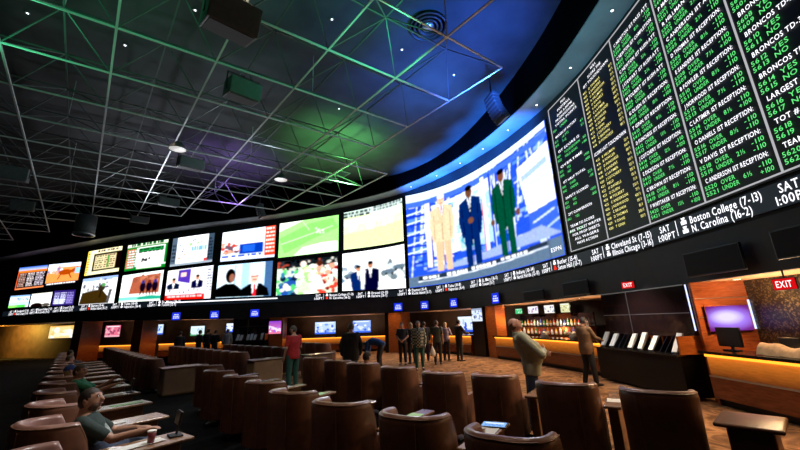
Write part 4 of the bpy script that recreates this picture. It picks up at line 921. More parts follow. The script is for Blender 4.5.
sheet(DK['A', 3], .0, .1, .16, .45, .03, M['paper_green'], 'green betting sheet on the fourth desk of the row nearest us')
sheet(DK['A', 4], .0, .0, .16, .45, .05, M['paper'], 'white betting sheet on the fifth desk of the row nearest us')
sheet(DK['B', 0], .0, -.1, .15, .22, .05, M['paper'], 'white paper on the desk between the two nearest concourse row chairs')
# small betting screens at the front end of the left desks
scr0 = None
for k in (0, 3):
    d = DK['L', k]; p = onto(d, .0, .38)
    if scr0 is None:
        scr0 = empty('desk_screen', 'x', 'screen'); MB().box((0, 0, .008), (.16, .12, .016), bev=.005).build('base', M['black'], scr0); MB().bar((0, .01, .01), (0, .02, .12), .012, 8).build('neck', M['black'], scr0)
        MB().box((0, .02, .17), (.18, .022, .13), bev=.008, tilt=-.15).build('housing', M['black'], scr0); MB().box((0, .0065, .168), (.16, .004, .11), tilt=-.15).build('glass', M['blackgloss'], scr0); o = scr0
    else: o = copy_tree(scr0)
    o.location = p; o.rotation_euler.z = aA; o['label'] = f'small dark betting screen on the {ORD[k]} desk of the left row'; o['group'] = 'betting screens on the left desks'
# paper cups and a can
def cup(d, lx, ly, label, m):
    r = empty('drink_cup', label, 'cup', onto(d, lx, ly)); MB().lathe([(.0, 0), (.028, .0), (.038, .11), (.034, .11), (.026, .012), (.0, .012)], n=16).build('cup_wall', m, r, True); MB().lathe([(.039, .104), (.040, .112), (.036, .116)], n=16).build('rim', M['paper'], r); return r
M['cupred'] = mat('cup_maroon', (.20, .03, .04), .4)
cup(DK['L', 0], .05, .14, 'maroon drink cup on the desk of the seated man looking up', M['cupred'])
cup(DK['L', 4], -.06, -.2, 'white drink cup on the desk of the man in the green shirt', M['cup'])
cup(DK['A', 0], .06, -.22, 'white drink cup on the first desk of the row nearest us', M['cup'])
# open tablet lit pale blue on the nearest desk
p = onto(DK['A', 0], -.02, .32)
tb = empty('tablet', 'glowing pale blue tablet lying on the first desk of the row nearest us', 'tablet', p, aA + .4)
MB().box((0, 0, .006), (.26, .19, .012), bev=.005).build('case', M['black'], tb)
pt = Pic(24, 18, (.55, .75, .98), 1.3); pt.rect(.1, .15, .9, .4, (.9, .95, 1)).rows(.1, .5, .9, .95, 4, (.3, .45, .8), .5, 3, 3)
vs = [(-.115 + .23 * i / 24, .08 - .16 * k / 18, .0128) for k in range(19) for i in range(25)]
o = MB().add(vs, [(k * 25 + i, (k + 1) * 25 + i, (k + 1) * 25 + i + 1, k * 25 + i + 1) for k in range(18) for i in range(24)]).build('display', M['pic_tv'], tb); colour_mesh(o, pt.a.reshape(-1, 3))
# a magazine or bag on the far desks
for i, (e, n_, m) in enumerate(((ends[0], 'first', 'paper'), (ends[1], 'second', 'paper'))):
    sheet(e, -.1, .1, .3, .24, .4, M[m], f'white papers on the broad desk of the far block {n_} row', n=2, name='paper_stack', grp='papers on the broad desks').location.z = .755
# ================================================================ people
def skinmat(n, c): return mat('skin_' + n, c, .5)
SK = dict(fair=skinmat('fair', (.58, .33, .23)), tan=skinmat('tan', (.42, .22, .14)), ruddy=skinmat('ruddy', (.52, .25, .17)))
def clothm(n, c, noise=(18, .18)): return mat('cloth_' + n, c, .85, noise=noise)
def remesh(mb, name, voxel, m, parent, sm=3):
    o = mb.build('tmp', None); md = o.modifiers.new('r', 'REMESH'); md.mode = 'VOXEL'; md.voxel_size = voxel; md.use_smooth_shade = True
    ms = o.modifiers.new('s', 'SMOOTH'); ms.iterations = sm; ms.factor = .5
    dg = bpy.context.evaluated_depsgraph_get(); dg.update()
    me = bpy.data.meshes.new_from_object(o.evaluated_get(dg)); me.name = name; old = o.data
    bpy.data.objects.remove(o); bpy.data.meshes.remove(old)
    me.materials.clear(); me.materials.append(m); me.polygons.foreach_set('use_smooth', [True] * len(me.polygons))
    q = bpy.data.objects.new(name, me); C.objects.link(q); q.parent = parent; return q
def cap(mb, p, q, r1, r2, n=12):
    p = Vector(p); q = Vector(q)
    mb.bar(p, q, r1, n, r2); mb.ell(p, (r1,) * 3, n, 8); mb.ell(q, (r2,) * 3, n, 8)
def loft(mb, rings, n=20):
    """rings: centre, side axis, front axis, half width, half depth"""
    vs = []; fs = []
    for c, ax, ay, w, d in rings:
        for k in range(n):
            a = 2 * PI * k / n; ca, sa = math.cos(a), math.sin(a)
            vs.append(Vector(c) + ax * (w * math.copysign(abs(ca) ** .8, ca)) + ay * (d * math.copysign(abs(sa) ** .9, sa)))
    for i in range(len(rings) - 1):
        for k in range(n): fs.append((i * n + k, i * n + (k + 1) % n, (i + 1) * n + (k + 1) % n, (i + 1) * n + k))
    fs.append(tuple(reversed(range(n)))); m = (len(rings) - 1) * n; fs.append(tuple(range(m, m + n)))
    mb.add(vs, fs)
STAND = dict(P=(0, 0, .94), W=(0, .005, 1.10), C=(0, -.005, 1.30), N=(0, -.01, 1.49), H=(0, .03, 1.625), sr=(.172, -.01, 1.42), sl=(-.172, -.01, 1.42), er=(.235, -.02, 1.14), el=(-.235, -.02, 1.14), wr=(.235, .07, .90), wl=(-.235, .07, .90), hr=(.09, 0, .93), hl=(-.09, 0, .93), kr=(.105, .015, .50), kl=(-.105, .015, .50), ar=(.11, -.02, .09), al=(-.11, -.02, .09))
SIT = dict(P=(0, .02, .575), W=(0, -.055, .69), C=(0, -.125, .83), N=(0, -.185, .965), H=(0, -.15, 1.09), sr=(.18, -.165, .905), sl=(-.18, -.165, .905), er=(.205, .05, .71), el=(-.205, .05, .71), wr=(.17, .25, .68), wl=(-.17, .25, .68), hr=(.09, .04, .565), hl=(-.09, .04, .565), kr=(.115, .46, .555), kl=(-.115, .46, .555), ar=(.115, .47, .10), al=(-.115, .47, .10))
def hand(mb, wrist, fwd, palm, side, curl=.5, k=1.0):
    """palm with four unequal curled fingers and a thumb leaving the side of the palm"""
    f = Vector(fwd).normalized(); n = (Vector(palm) - f * Vector(palm).dot(f)).normalized(); s = f.cross(n) * side; w = Vector(wrist)
    loft(mb, [(w - f * .01, s, n, .026 * k, .020 * k), (w + f * .03 * k, s, n, .036 * k, .016 * k), (w + f * .075 * k, s, n, .041 * k, .014 * k), (w + f * .095 * k, s, n, .036 * k, .010 * k)], 12)
    for i, (o, L) in enumerate(((.030, .072), (.010, .082), (-.010, .076), (-.029, .060))):
        p = w + (f * .088 + s * o) * k; d = (f + s * o * 2.2).normalized(); a = 0
        for j, q in enumerate((.44, .31, .25)):
            a += curl * (.35 if j == 0 else .75); dd = d * math.cos(a) + n * math.sin(a); e = p + dd * L * q * k
            cap(mb, p, e, (.0098 - .001 * j) * k, (.0090 - .001 * j) * k, 8); p = e
    p = w + (f * .025 + s * .030) * k
    for j, (L, a) in enumerate(((.040, .75), (.032, .55), (.024, .35))):
        d = (f * math.cos(a) + s * math.sin(a) + n * .35 * (1 + curl * j)).normalized(); e = p + d * L * k; cap(mb, p, e, (.0125 - .0015 * j) * k, (.0112 - .0015 * j) * k, 8); p = e
def person(label, loc, yaw, J=None, base=STAND, H=1.75, skin='fair', hair=((.05, .03, .02), 'short'), top=None, legs=None, shoes=(.03, .025, .02), sleeve='long', belly=0.0, vox=.014, pitch=0, turn=0, roll=0, curl=.5, palms=None, hem=.0, collar=False, female=False, extras=None, wide=1.0):
    j = {k: Vector(v) for k, v in base.items()}
    for k, v in (J or {}).items(): j[k] = Vector(v)
    K_ = H / 1.75; j = {k: v * K_ for k, v in j.items()}
    r = empty('person', label, 'person', loc, yaw); S = SK[skin]
    sx = (j['sr'] - j['sl']).normalized(); hx = (j['hr'] - j['hl']).normalized()
    def tor(mb, inf=0.0, lo=-.07, up=True, cut=None):
        pts = [(j['P'] + (j['P'] - j['W']).normalized() * (-lo), hx, .150, .105), (j['P'], hx, .165, .118), (j['W'], (hx + sx).normalized(), .150 - .012 * female, .112 + belly), (j['W'].lerp(j['C'], .5), sx, .160, .118 + belly * .8), (j['C'], sx, .176, .122 + belly * .2), (j['C'].lerp(j['N'], .62), sx, .168, .098), (j['C'].lerp(j['N'], .86), sx, .115, .075), (j['N'], sx, .062, .062)]
        ring = []
        for i, (c, ax, w, d) in enumerate(pts):
            t = (pts[min(i + 1, len(pts) - 1)][0] - pts[max(i - 1, 0)][0]).normalized(); ay = t.cross(ax).normalized() * 1.0; ax2 = ay.cross(t).normalized()
            ring.append((c + ay * (belly * .55 if i in (2, 3) else 0), ax2, ay, (w * wide + inf) * K_, (d + inf) * K_))
        loft(mb, ring[:cut])
    def limb(mb, a, b, c, r1, r2, r3, inf=0, stop=1.0, first=True):
        if first: cap(mb, a, b, (r1 + inf) * K_, (r2 + inf) * K_)
        if stop > 0: e = b.lerp(c, stop); cap(mb, b, e, (r2 + inf) * K_, (r2 + (r3 - r2) * stop + inf * .9) * K_)
    # body: one continuous surface
    b = MB(); tor(b)
    cap(b, j['N'] - Vector((0, 0, .03)), j['H'] - Vector((0, .015, .05)) * K_, .055 * K_, .052 * K_)
    for s in 'rl':
        b.ell(j['s' + s], (.06 * K_,) * 3); limb(b, j['s' + s], j['e' + s], j['w' + s], .050, .041, .029)
        limb(b, j['h' + s], j['k' + s], j['a' + s], .082, .056, .038); 
        fdir = Vector((.04 if s == 'r' else -.04, 1, 0)); 
        if abs((j['k' + s] - j['a' + s]).normalized().z) < .5: fdir = Vector((0, .3, 1))
        cap(b, j['a' + s], j['a' + s] + fdir.normalized() * .13 * K_ + Vector((0, 0, -.05)) * K_, .036 * K_, .026 * K_)
        fw = (j['w' + s] - j['e' + s]).normalized(); pn = Vector((palms or {}).get(s, (-1 if s == 'r' else 1, .15, -.1)))
        hand(b, j['w' + s], fw, pn, 1 if s == 'r' else -1, curl, K_ * 1.0)
    RH = (Matrix.Rotation(turn, 3, 'Z') @ Matrix.Rotation(pitch, 3, 'X') @ Matrix.Rotation(roll, 3, 'Y')); Hc = j['H']
    def hp(x, y, z): return Hc + RH @ Vector((x, y, z)) * K_
    b.ell(Hc, (.077 * K_, .096 * K_, .108 * K_), 18, 12, RH)
    b.ell(hp(0, .022, -.06), (.058 * K_, .066 * K_, .058 * K_), 14, 9, RH); b.ell(hp(0, .058, -.098), (.030 * K_, .026 * K_, .022 * K_), 10, 7, RH)
    cap(b, hp(0, .090, .012), hp(0, .112, -.030), .011 * K_, .017 * K_, 10)
    b.ell(hp(0, .088, .030), (.052 * K_, .015 * K_, .012 * K_), 10, 6, RH); b.ell(hp(0, .084, -.062), (.028 * K_, .016 * K_, .016 * K_), 10, 6, RH)
    for s in (-1, 1): b.ell(hp(s * .079, -.008, -.008), (.012 * K_, .022 * K_, .033 * K_), 10, 7, RH)
    remesh(b, 'body', min(vox, .011), S, r, 2)
    # face
    def small(name, c, rad, m): MB().ell(hp(*c), [q * K_ for q in rad], 10, 7, RH).build(name, m, r, True)
    for s in (-1, 1):
        small('eye', (s * .031, .0885, .012), (.0135, .008, .0075), MAT_EYE); small('pupil', (s * .031, .0955, .012), (.006, .003, .0062), MAT_DARK)
        small('eyebrow', (s * .032, .0945, .034), (.021, .006, .0045), hairm(hair[0]))
    small('lips', (0, .0985, -.062), (.024, .006, .0075), MAT_LIP)
    # hair
    st = hair[1]
    if st != 'bald' or True:
        me = MB().ell((0, 0, 0), (.084, .103, .117), 26, 18); keep = []
        for f in me.f:
            c = sum((Vector(me.v[i]) for i in f), Vector()) / len(f)
            front = c.y > .035; ok = True
            if st == 'short': ok = c.z > (.055 if front else (-.005 if c.y > -.03 else -.055))
            elif st == 'bald': ok = c.y < .01 and -.055 < c.z < .045
            elif st == 'long': ok = c.z > (.05 if front else -.11)
            elif st == 'cap': ok = c.z > (.035 if front else .0)
            if ok: keep.append(f)
        vs = [hp(*v) if True else v for v in me.v]; idx = sorted({i for f in keep for i in f}); mp = {i: n for n, i in enumerate(idx)}
        jit = random.Random(3)
        ho = MB().add([hp(*(Vector(me.v[i]) * (1 + jit.uniform(-.012, .018)))) for i in idx], [tuple(mp[i] for i in f) for f in keep])
        if st == 'long': ho.ell(hp(0, -.055, -.13), (.085 * K_, .055 * K_, .12 * K_), 14, 9, RH)
        ho.build('cap' if st == 'cap' else 'hair', hairm(hair[0]) if st != 'cap' else clothm('cap', hair[0]), r, True)
        if st == 'cap':
            MB().ell(hp(0, .125, .045), (.062 * K_, .06 * K_, .008 * K_), 14, 6, RH).build('cap_peak', clothm('cap', hair[0]), r, True)
            nh = MB().ell((0, 0, 0), (.081, .10, .110), 22, 16); kp = [f for f in nh.f if (lambda c: c.y < .0 and -.06 < c.z < .02)(sum((Vector(nh.v[i]) for i in f), Vector()) / len(f))]
            MB().add([hp(*v) for v in nh.v], kp).build('hair', hairm((.55, .38, .18) if female else (.08, .05, .03)), r, True)
        if st == 'stubble': pass
    # clothes
    t = MB(); tor(t, .016 + hem * .2, lo=-.09 - hem, cut=7)
    for s in 'rl':
        t.ell(j['s' + s], (.068 * K_,) * 3)
        if sleeve == 'long': limb(t, j['s' + s], j['e' + s], j['w' + s], .055, .048, .036, .012, .93)
        else: e = j['s' + s].lerp(j['e' + s], .72); cap(t, j['s' + s], e, .060 * K_, .056 * K_)
    if collar:
        for k in range(14):
            a = 2 * PI * k / 14; c = j['N'] + Vector((.075 * math.cos(a), .07 * math.sin(a), .0)) * K_; cap(t, c - Vector((0, 0, .04)), c + Vector((0, 0, .012)), .017 * K_, .014 * K_, 8)
    remesh(t, 'jacket' if collar else 'shirt', vox, top, r)
    g = MB(); tor(g, .012, lo=-.08, cut=3)
    for s in 'rl': limb(g, j['h' + s], j['k' + s], j['a' + s], .088, .062, .046, .012, .95)
    remesh(g, 'trousers', vox, legs, r)
    for s in 'rl':
        a = j['a' + s]; up = (j['k' + s] - a).normalized(); sd = 1 if s == 'r' else -1
        base_ = a + Vector((0, 0, -.045)) * K_
        sh = MB(); R0 = Matrix.Rotation(-.12 * sd, 3, 'Z')
        loft(sh, [(base_ + R0 @ Vector((0, -.075, 0)) * K_, R0 @ Vector((1, 0, 0)), Vector((0, 0, 1)), .030 * K_, .036 * K_), (base_ + R0 @ Vector((0, -.03, .005)) * K_, R0 @ Vector((1, 0, 0)), Vector((0, 0, 1)), .042 * K_, .048 * K_), (base_ + R0 @ Vector((0, .06, -.004)) * K_, R0 @ Vector((1, 0, 0)), Vector((0, 0, 1)), .046 * K_, .040 * K_), (base_ + R0 @ Vector((0, .14, -.012)) * K_, R0 @ Vector((1, 0, 0)), Vector((0, 0, 1)), .048 * K_, .030 * K_), (base_ + R0 @ Vector((0, .19, -.018)) * K_, R0 @ Vector((1, 0, 0)), Vector((0, 0, 1)), .030 * K_, .018 * K_)], 14)
        sh.build('shoe', SHOE, r, True)
    if extras: extras(r, j, hp, RH, K_)
    return r
_hm = {}
def hairm(c):
    if c not in _hm: _hm[c] = mat('hair', c, .6, noise=(60, .35))
    return _hm[c]
MAT_EYE = mat('eye_white', (.7, .68, .65), .2); MAT_DARK = mat('eye_dark', (.015, .01, .008), .15); MAT_LIP = mat('lips', (.34, .12, .10), .45); SHOE = mat('shoe_leather', (.03, .026, .024), .45)
def plaid():
    m = bpy.data.materials.new('cloth_plaid'); m.use_nodes = True; nt = m.node_tree; b = nt.nodes['Principled BSDF']
    tc = nt.nodes.new('ShaderNodeTexCoord'); ck = nt.nodes.new('ShaderNodeTexChecker'); ck.inputs['Scale'].default_value = 17; ck.inputs['Color1'].default_value = (.55, .58, .50, 1); ck.inputs['Color2'].default_value = (.02, .06, .035, 1)
    nt.links.new(tc.outputs['Object'], ck.inputs['Vector']); nt.links.new(ck.outputs['Color'], b.inputs['Base Color']); b.inputs['Roughness'].default_value = .9; return m
c_black, c_dark = clothm('black', (.012, .012, .014)), clothm('charcoal', (.03, .03, .033)); c_jean = clothm('denim', (.035, .05, .085)); c_teal = clothm('teal_denim', (.03, .13, .11)); c_navy = clothm('navy', (.02, .03, .06))
c_red = clothm('red', (.50, .03, .035)); c_green = clothm('green', (.03, .22, .11)); c_sage = clothm('sage', (.27, .28, .20)); c_brown = clothm('brown', (.14, .075, .035)); c_blue = clothm('blue', (.03, .09, .26)); c_olive = clothm('olive', (.06, .07, .045)); c_lilac = clothm('lilac', (.35, .30, .42)); c_grey = clothm('grey', (.22, .23, .24)); c_tee = clothm('dark_green', (.018, .035, .030))
def at(x, y, z=0): return (x * G, y * G, z)
R_D = math.radians
def seated(ch, **k): return (ch.location.x, ch.location.y, ch.location.z), ch.rotation_euler.z
# man in the sage jacket, leaning back with crossed arms, looking up at the boards
person('man in a sage green jacket with crossed arms looking up at the boards', at(2.24, 7.05), R_D(-102), dict(P=(0, .06, .94), W=(0, .07, 1.09), C=(0, -.03, 1.28), N=(0, -.11, 1.45), H=(0, -.14, 1.585), sr=(.19, -.08, 1.40), sl=(-.19, -.08, 1.40), er=(.25, .21, 1.11), el=(-.25, .21, 1.11), wr=(-.03, .285, 1.165), wl=(.03, .315, 1.115), hr=(.09, .05, .93), hl=(-.09, .05, .93)), H=1.82, skin='ruddy', hair=((.10, .055, .035), 'bald'), top=c_sage, legs=c_navy, belly=.055, vox=.012, pitch=R_D(38), turn=R_D(-10), collar=True, hem=.06, palms=dict(r=(0, -1, .2), l=(0, -1, .2)), curl=.6, wide=1.08)
person('man in a brown jacket filling in a slip at the kiosk', at(5.12, 10.75), R_D(-68), dict(er=(.22, .13, 1.18), wr=(.13, .40, 1.13), el=(-.22, .14, 1.18), wl=(-.12, .42, 1.12), H=(0, .05, 1.615), ar=(.10, .06, .09), al=(-.12, -.10, .09)), H=1.74, skin='tan', hair=((.02, .015, .012), 'short'), top=c_brown, legs=c_black, vox=.012, pitch=R_D(-14), collar=True, hem=.07, palms=dict(r=(0, 0, -1), l=(0, 0, -1)))
person('man in a red polo shirt standing in the aisle', at(-3.42, 11.6), R_D(48), dict(er=(.25, .04, 1.15), wr=(.14, .20, 1.03)), H=1.80, skin='fair', hair=((.09, .08, .075), 'short'), top=c_red, legs=c_teal, sleeve='short', vox=.012, pitch=R_D(-5), turn=R_D(25), belly=.02)
person('broad man in a black shirt seen from behind', at(-1.62, 11.4), R_D(6), dict(el=(-.27, 0, 1.14), er=(.27, 0, 1.14)), H=1.82, skin='fair', hair=((.16, .14, .12), 'short'), top=c_black, legs=c_grey, sleeve='long', vox=.013, wide=1.12, belly=.02, hem=.1)
person('man in a blue top bending far forward', at(-1.05, 15.6), R_D(78), dict(P=(0, -.10, .93), W=(0, .06, 1.02), C=(0, .26, 1.06), N=(0, .46, 1.00), H=(0, .58, .93), sr=(.18, .42, 1.02), sl=(-.18, .42, 1.02), er=(.2, .46, .74), el=(-.2, .46, .74), wr=(.14, .50, .52), wl=(-.14, .50, .52), hr=(.09, -.08, .92), hl=(-.09, -.08, .92)), H=1.80, top=c_blue, legs=c_dark, skin='fair', hair=((.03, .02, .015), 'short'), pitch=R_D(-70), vox=.014)
person('man in a dark tee shirt standing with hands together, facing us', at(-.10, 17.6), R_D(174), dict(er=(.25, .05, 1.15), el=(-.25, .05, 1.15), wr=(.07, .20, 1.0), wl=(-.07, .20, 1.0)), H=1.76, top=c_dark, legs=c_black, sleeve='short', skin='fair', hair=((.02, .015, .01), 'short'), vox=.015)
person('grey haired man in a plaid jacket and teal jeans walking towards us', at(.58, 15.4), R_D(176), dict(kr=(.10, .10, .50), ar=(.10, .08, .10), al=(-.11, -.16, .10)), H=1.80, top=plaid(), legs=c_teal, skin='fair', hair=((.35, .33, .31), 'short'), vox=.013, collar=True, hem=.06)
person('fair haired person in dark clothes standing behind the plaid jacket man', at(.33, 17.9), R_D(20), H=1.74, top=c_black, legs=c_black, skin='fair', hair=((.50, .33, .14), 'long'), vox=.015, female=True)
person('man in an olive shirt with bare arms seen from behind', at(1.48, 17.2), R_D(-12), H=1.80, top=c_olive, legs=c_black, sleeve='short', skin='fair', hair=((.10, .06, .03), 'short'), vox=.014)
person('fair haired woman in a lilac top at the busy counter', at(2.05, 18.7), R_D(-30), dict(er=(.24, .10, 1.16), wr=(.18, .30, 1.12)), H=1.70, top=c_lilac, legs=c_dark, skin='fair', hair=((.55, .38, .18), 'long'), vox=.015, female=True)
person('man in black leaning an arm on the busy counter', at(2.62, 18.15), R_D(-58), dict(er=(.24, .16, 1.18), wr=(.18, .40, 1.13), el=(-.24, .14, 1.17), wl=(-.14, .36, 1.12)), H=1.79, top=c_black, legs=c_dark, skin='tan', hair=((.02, .015, .01), 'short'), vox=.014)
person('dark haired man standing deep in the group at the busy counter', at(1.02, 18.9), R_D(10), H=1.76, top=c_dark, legs=c_dark, skin='tan', hair=((.02, .014, .01), 'short'), vox=.016)
for i, (px, dep, yw, tp, hr, lb) in enumerate(((-223, 22.8, 20, c_black, (.02, .015, .01), 'alone left of the distant group'), (-204, 23.6, -30, c_black, (.03, .02, .015), 'tallest at the left of the distant group'), (-195.5, 24.2, 10, c_dark, (.02, .015, .01), 'second from the left in the distant group'), (-188, 23.9, -10, c_black, (.05, .03, .02), 'third from the left in the distant group'), (-176, 23.4, 25, c_grey, (.08, .06, .04), 'in a grey shirt at the right of the distant group'))):
    x = px / 359.2 * (dep * .965 + 0); person('person in dark clothes standing ' + lb if tp is not c_grey else 'person standing ' + lb, at(x, dep), R_D(yw), dict(er=(.25, .06, 1.15), wr=(.12, .22, 1.02)) if i % 2 else None, H=1.74 + .03 * (i % 3), top=tp, legs=c_black, skin=('tan', 'fair')[i % 2], hair=(hr, 'short'), vox=.022)
# seated people
def sit(ch, label, **k):
    fwd = k.pop('fwd', .02) + .10; p = Vector(ch.location[:2]) + along(ch.rotation_euler.z, fwd); return person(label, (p.x, p.y, ch.location.z), ch.rotation_euler.z + k.pop('dy', 0), base=SIT, hem=-.05, **k)
def stubble(r, j, hp, RH, K_):
    me = MB().ell((0, .022, -.062), (.0605, .0685, .0600), 18, 12); keep = [f for f in me.f if (lambda c: c.y > .0 and c.z < -.052 and abs(c.x) < .06)(sum((Vector(me.v[i]) for i in f), Vector()) / len(f))]
    MB().add([hp(*v) for v in me.v], keep).build('stubble', mat('stubble', (.12, .07, .05), .8), r, True)
    MB().ell(hp(0, .1005, -.045), (.028 * K_, .006 * K_, .0055 * K_), 10, 6, RH).build('moustache', mat('stubble_lip', (.14, .08, .06), .8), r, True)
def front_panel(r, j, hp, RH, K_):
    stubble(r, j, hp, RH, K_)
    mb = MB(); vs = []; 
    for i in range(7):
        for k in range(7):
            u = -1 + i / 3; v = k / 6; c = j['W'].lerp(j['N'], .15 + .70 * v); vs.append(c + Vector((u * .085, .160 - .030 * u * u - .055 * v * v, 0)))
    MB().add(vs, [(i * 7 + k, i * 7 + k + 1, (i + 1) * 7 + k + 1, (i + 1) * 7 + k) for i in range(6) for k in range(6)]).build('shirt_print', mat('print_pale', (.30, .36, .33), .8, noise=(14, .6)), r, True)
sit(CH['L', 1], 'seated man in a dark tee shirt with stubble gazing up to the right', fwd=.21, dy=R_D(-22), J=dict(er=(.225, .10, .73), wr=(.26, .34, .775), el=(-.21, .08, .72), wl=(-.10, .28, .74)), H=1.78, skin='tan', hair=((.022, .015, .012), 'short'), top=c_tee, legs=c_jean, sleeve='short', vox=.010, pitch=R_D(14), turn=R_D(-20), extras=front_panel, palms=dict(r=(0, 0, -1), l=(0, 0, -1)))
sit(CH['L', 4], 'seated man in a green tee shirt reaching over his desk', fwd=.18, dy=R_D(-20), J=dict(er=(.22, .14, .75), wr=(.22, .38, .83), el=(-.21, .12, .75), wl=(-.06, .34, .90)), H=1.80, skin='ruddy', hair=((.07, .045, .03), 'short'), top=c_green, legs=c_dark, sleeve='short', vox=.010, pitch=R_D(3), turn=R_D(-22), belly=.03, wide=1.04, palms=dict(r=(0, 0, -1), l=(.6, 0, -.6)), curl=.7)
sit(CH['L', 5], 'seated fair haired person in a blue cap behind the green shirt man', fwd=.03, H=1.72, skin='fair', hair=((.03, .06, .22), 'cap'), top=c_dark, legs=c_dark, female=True, vox=.013, turn=R_D(10))
sit(CH['L', 9], 'seated person in grey far along the left row', fwd=.03, H=1.72, skin='fair', hair=((.12, .08, .05), 'short'), top=c_grey, legs=c_dark, vox=.018)
sit(CH['L', 12], 'seated person in dark blue farther along the left row', fwd=.03, H=1.74, skin='tan', hair=((.03, .02, .015), 'short'), top=c_navy, legs=c_dark, vox=.02)
sit(CH['B', 5], 'dark haired boy seated in the row beside the concourse', fwd=.10, H=1.74, skin='fair', hair=((.02, .014, .01), 'short'), top=c_dark, legs=c_jean, vox=.014, J=dict(er=(.205, .06, .71), el=(-.205, .06, .71)))
# a white carrier bag held by the man in the dark tee shirt
bag = MB(); loft(bag, [(Vector((0, 0, 0)), Vector((1, 0, 0)), Vector((0, 1, 0)), .10, .05), (Vector((0, 0, .14)), Vector((1, 0, 0)), Vector((0, 1, 0)), .12, .07), (Vector((0, 0, .30)), Vector((1, 0, 0)), Vector((0, 1, 0)), .06, .03), (Vector((0, 0, .42)), Vector((1, 0, 0)), Vector((0, 1, 0)), .012, .012)], 16)
tag(bag.build('carrier_bag', M['paper'], None, True, (1.22 * G, 16.8 * G, .36)), 'white carrier bag hanging beside the plaid jacket man', 'bag')
# ================================================================ things hung under the ceiling
def UP(x, y, r): return (x * W, y * W, zr(r))
M['white_bowl'] = mat('bowl_white', (.85, .83, .80), .5, emit=(1, .96, .92), es=.55)
M['box_teal'] = mat('case_dark', (.06, .065, .068), .5, noise=(8, .2))
def dome(x, y, r, label):
    o = empty('dome_light', label, 'ceiling light', UP(x, y, r - .12), 0, 'dome lights on the frame')
    MB().lathe([(.0, .30), (.10, .30), (.14, .25), (.25, .10), (.30, .0), (.285, .0), (.23, .09), (.12, .23), (.0, .26)], n=24).build('shade', M['box_teal'], o, True)
    MB().lathe([(.0, .015), (.27, .02), (.23, .06), (.0, .07)], n=24).build('diffuser', M['white_bowl'], o, True)
    MB().bar((0, 0, .29), (0, 0, (8.0 - r) * W), .02, 8).build('stem', M['black'], o)
dome(-9.14, 13.54, 7.4, 'white faced dome light on the frame over the middle rows'); dome(-6.04, 17.2, 7.4, 'white faced dome light on the frame nearer the green lit ceiling')
def hung_box(x, y, r, w, d, h, rz, tilt, label):
    o = empty('ceiling_speaker', label, 'speaker', UP(x, y, r), rz, 'box speakers on the frame')
    b = MB().box((0, 0, 0), (w, d, h), bev=.03, tilt=tilt).build('cabinet', M['box_teal'], o)
    MB().box(Vector((0, math.sin(tilt) * h * .51, -math.cos(tilt) * h * .51)), (w * .88, d * .86, .02), bev=.005, tilt=tilt).build('grille', M['grille'], o)
    y_ = MB(); 
    for sx in (-1, 1): y_.box((sx * (w / 2 + .015), 0, h * .35), (.02, .08, h * 1.1))
    y_.box((0, 0, h * .9), (w + .05, .08, .02)); y_.bar((0, 0, h * .9), (0, 0, max(h, (8.0 - r) * W)), .025, 8); y_.build('yoke', M['black'], o); return o
hb = [(-3.95, 7.15, 7.35, 1.0, .8, .62, .75, .35, 'large box speaker on the frame nearest the camera'), (-5.06, 10.32, 7.6, .85, .7, .5, .75, .25, 'box speaker on the frame beyond the nearest one'), (-9.8, 15.57, 7.6, .9, .7, .42, .75, .2, 'box speaker on the frame just past the first dome light'), (-14.07, 20.68, 7.6, .9, .7, .4, .75, .2, 'box speaker on the frame over the far rows'), (-18.2, 24.0, 7.6, .9, .7, .4, .75, .2, 'box speaker on the frame close to the left screens'), (-22.6, 20.3, 7.6, .9, .8, .5, .75, .2, 'box speaker on the frame at the far left, nearer the screens'), (-18.52, 15.9, 7.6, .9, .9, .55, .75, .2, 'box speaker on the frame at the far left, nearer the camera')]
for a in hb: hung_box(*a)
def line_array(x, y, r, rz, n, sc_, label):
    o = empty('line_array', label, 'speaker', UP(x, y, r), rz, 'line array speakers'); p = Vector((0, 0, 0)); a = -.15
    for k in range(n):
        mb = MB().box((0, 0, 0), (.95 * sc_, .42 * sc_, .20 * sc_), bev=.02); R0 = Matrix.Rotation(a, 3, 'X')
        c = MB(); c.v = [R0 @ Vector(v) + p for v in mb.v]; c.f = mb.f; e = c.build('cabinet', M['box_teal'], o)
        g_ = MB().box((0, -.215 * sc_, 0), (.86 * sc_, .012, .15 * sc_)); c2 = MB(); c2.v = [R0 @ Vector(v) + p for v in g_.v]; c2.f = g_.f; c2.build('grille', M['grille'], e)
        p = p + R0 @ Vector((0, .05 * sc_, -.205 * sc_)); a += .10
    MB().box((0, 0, .14 * sc_), (.5 * sc_, .3 * sc_, .04)).bar((0, 0, .14 * sc_), (0, 0, .9), .03, 8).build('rigging_frame', M['black'], o)
line_array(3.95, 12.9, 8.75, -1.30, 8, .62, 'curved line array speaker hanging beside the large screen')
line_array(-10.2, 24.9, 8.6, -.9, 6, .7, 'curved line array speaker hanging before the left screens')
o = empty('cylinder_speaker', 'black cylinder speaker hanging at the far left before the screens', 'speaker', UP(-21.4, 23.4, 6.45)); MB().lathe([(.0, 0), (.46, .0), (.50, .04), (.50, 1.15), (.46, 1.2), (.0, 1.2)], n=28).build('cabinet', M['box_teal'], o, True); MB().lathe([(.51, .0), (.53, .02), (.53, .10), (.51, .12)], n=28).build('rim', M['metal'], o, True); MB().bar((0, 0, 1.2), (0, 0, 1.3), .03, 8).build('stem', M['black'], o)
r = empty('ring_vent', 'round ringed vent in the blue lit ceiling', 'vent', (1.34 * W, 11.1 * W, CEIL - .06))
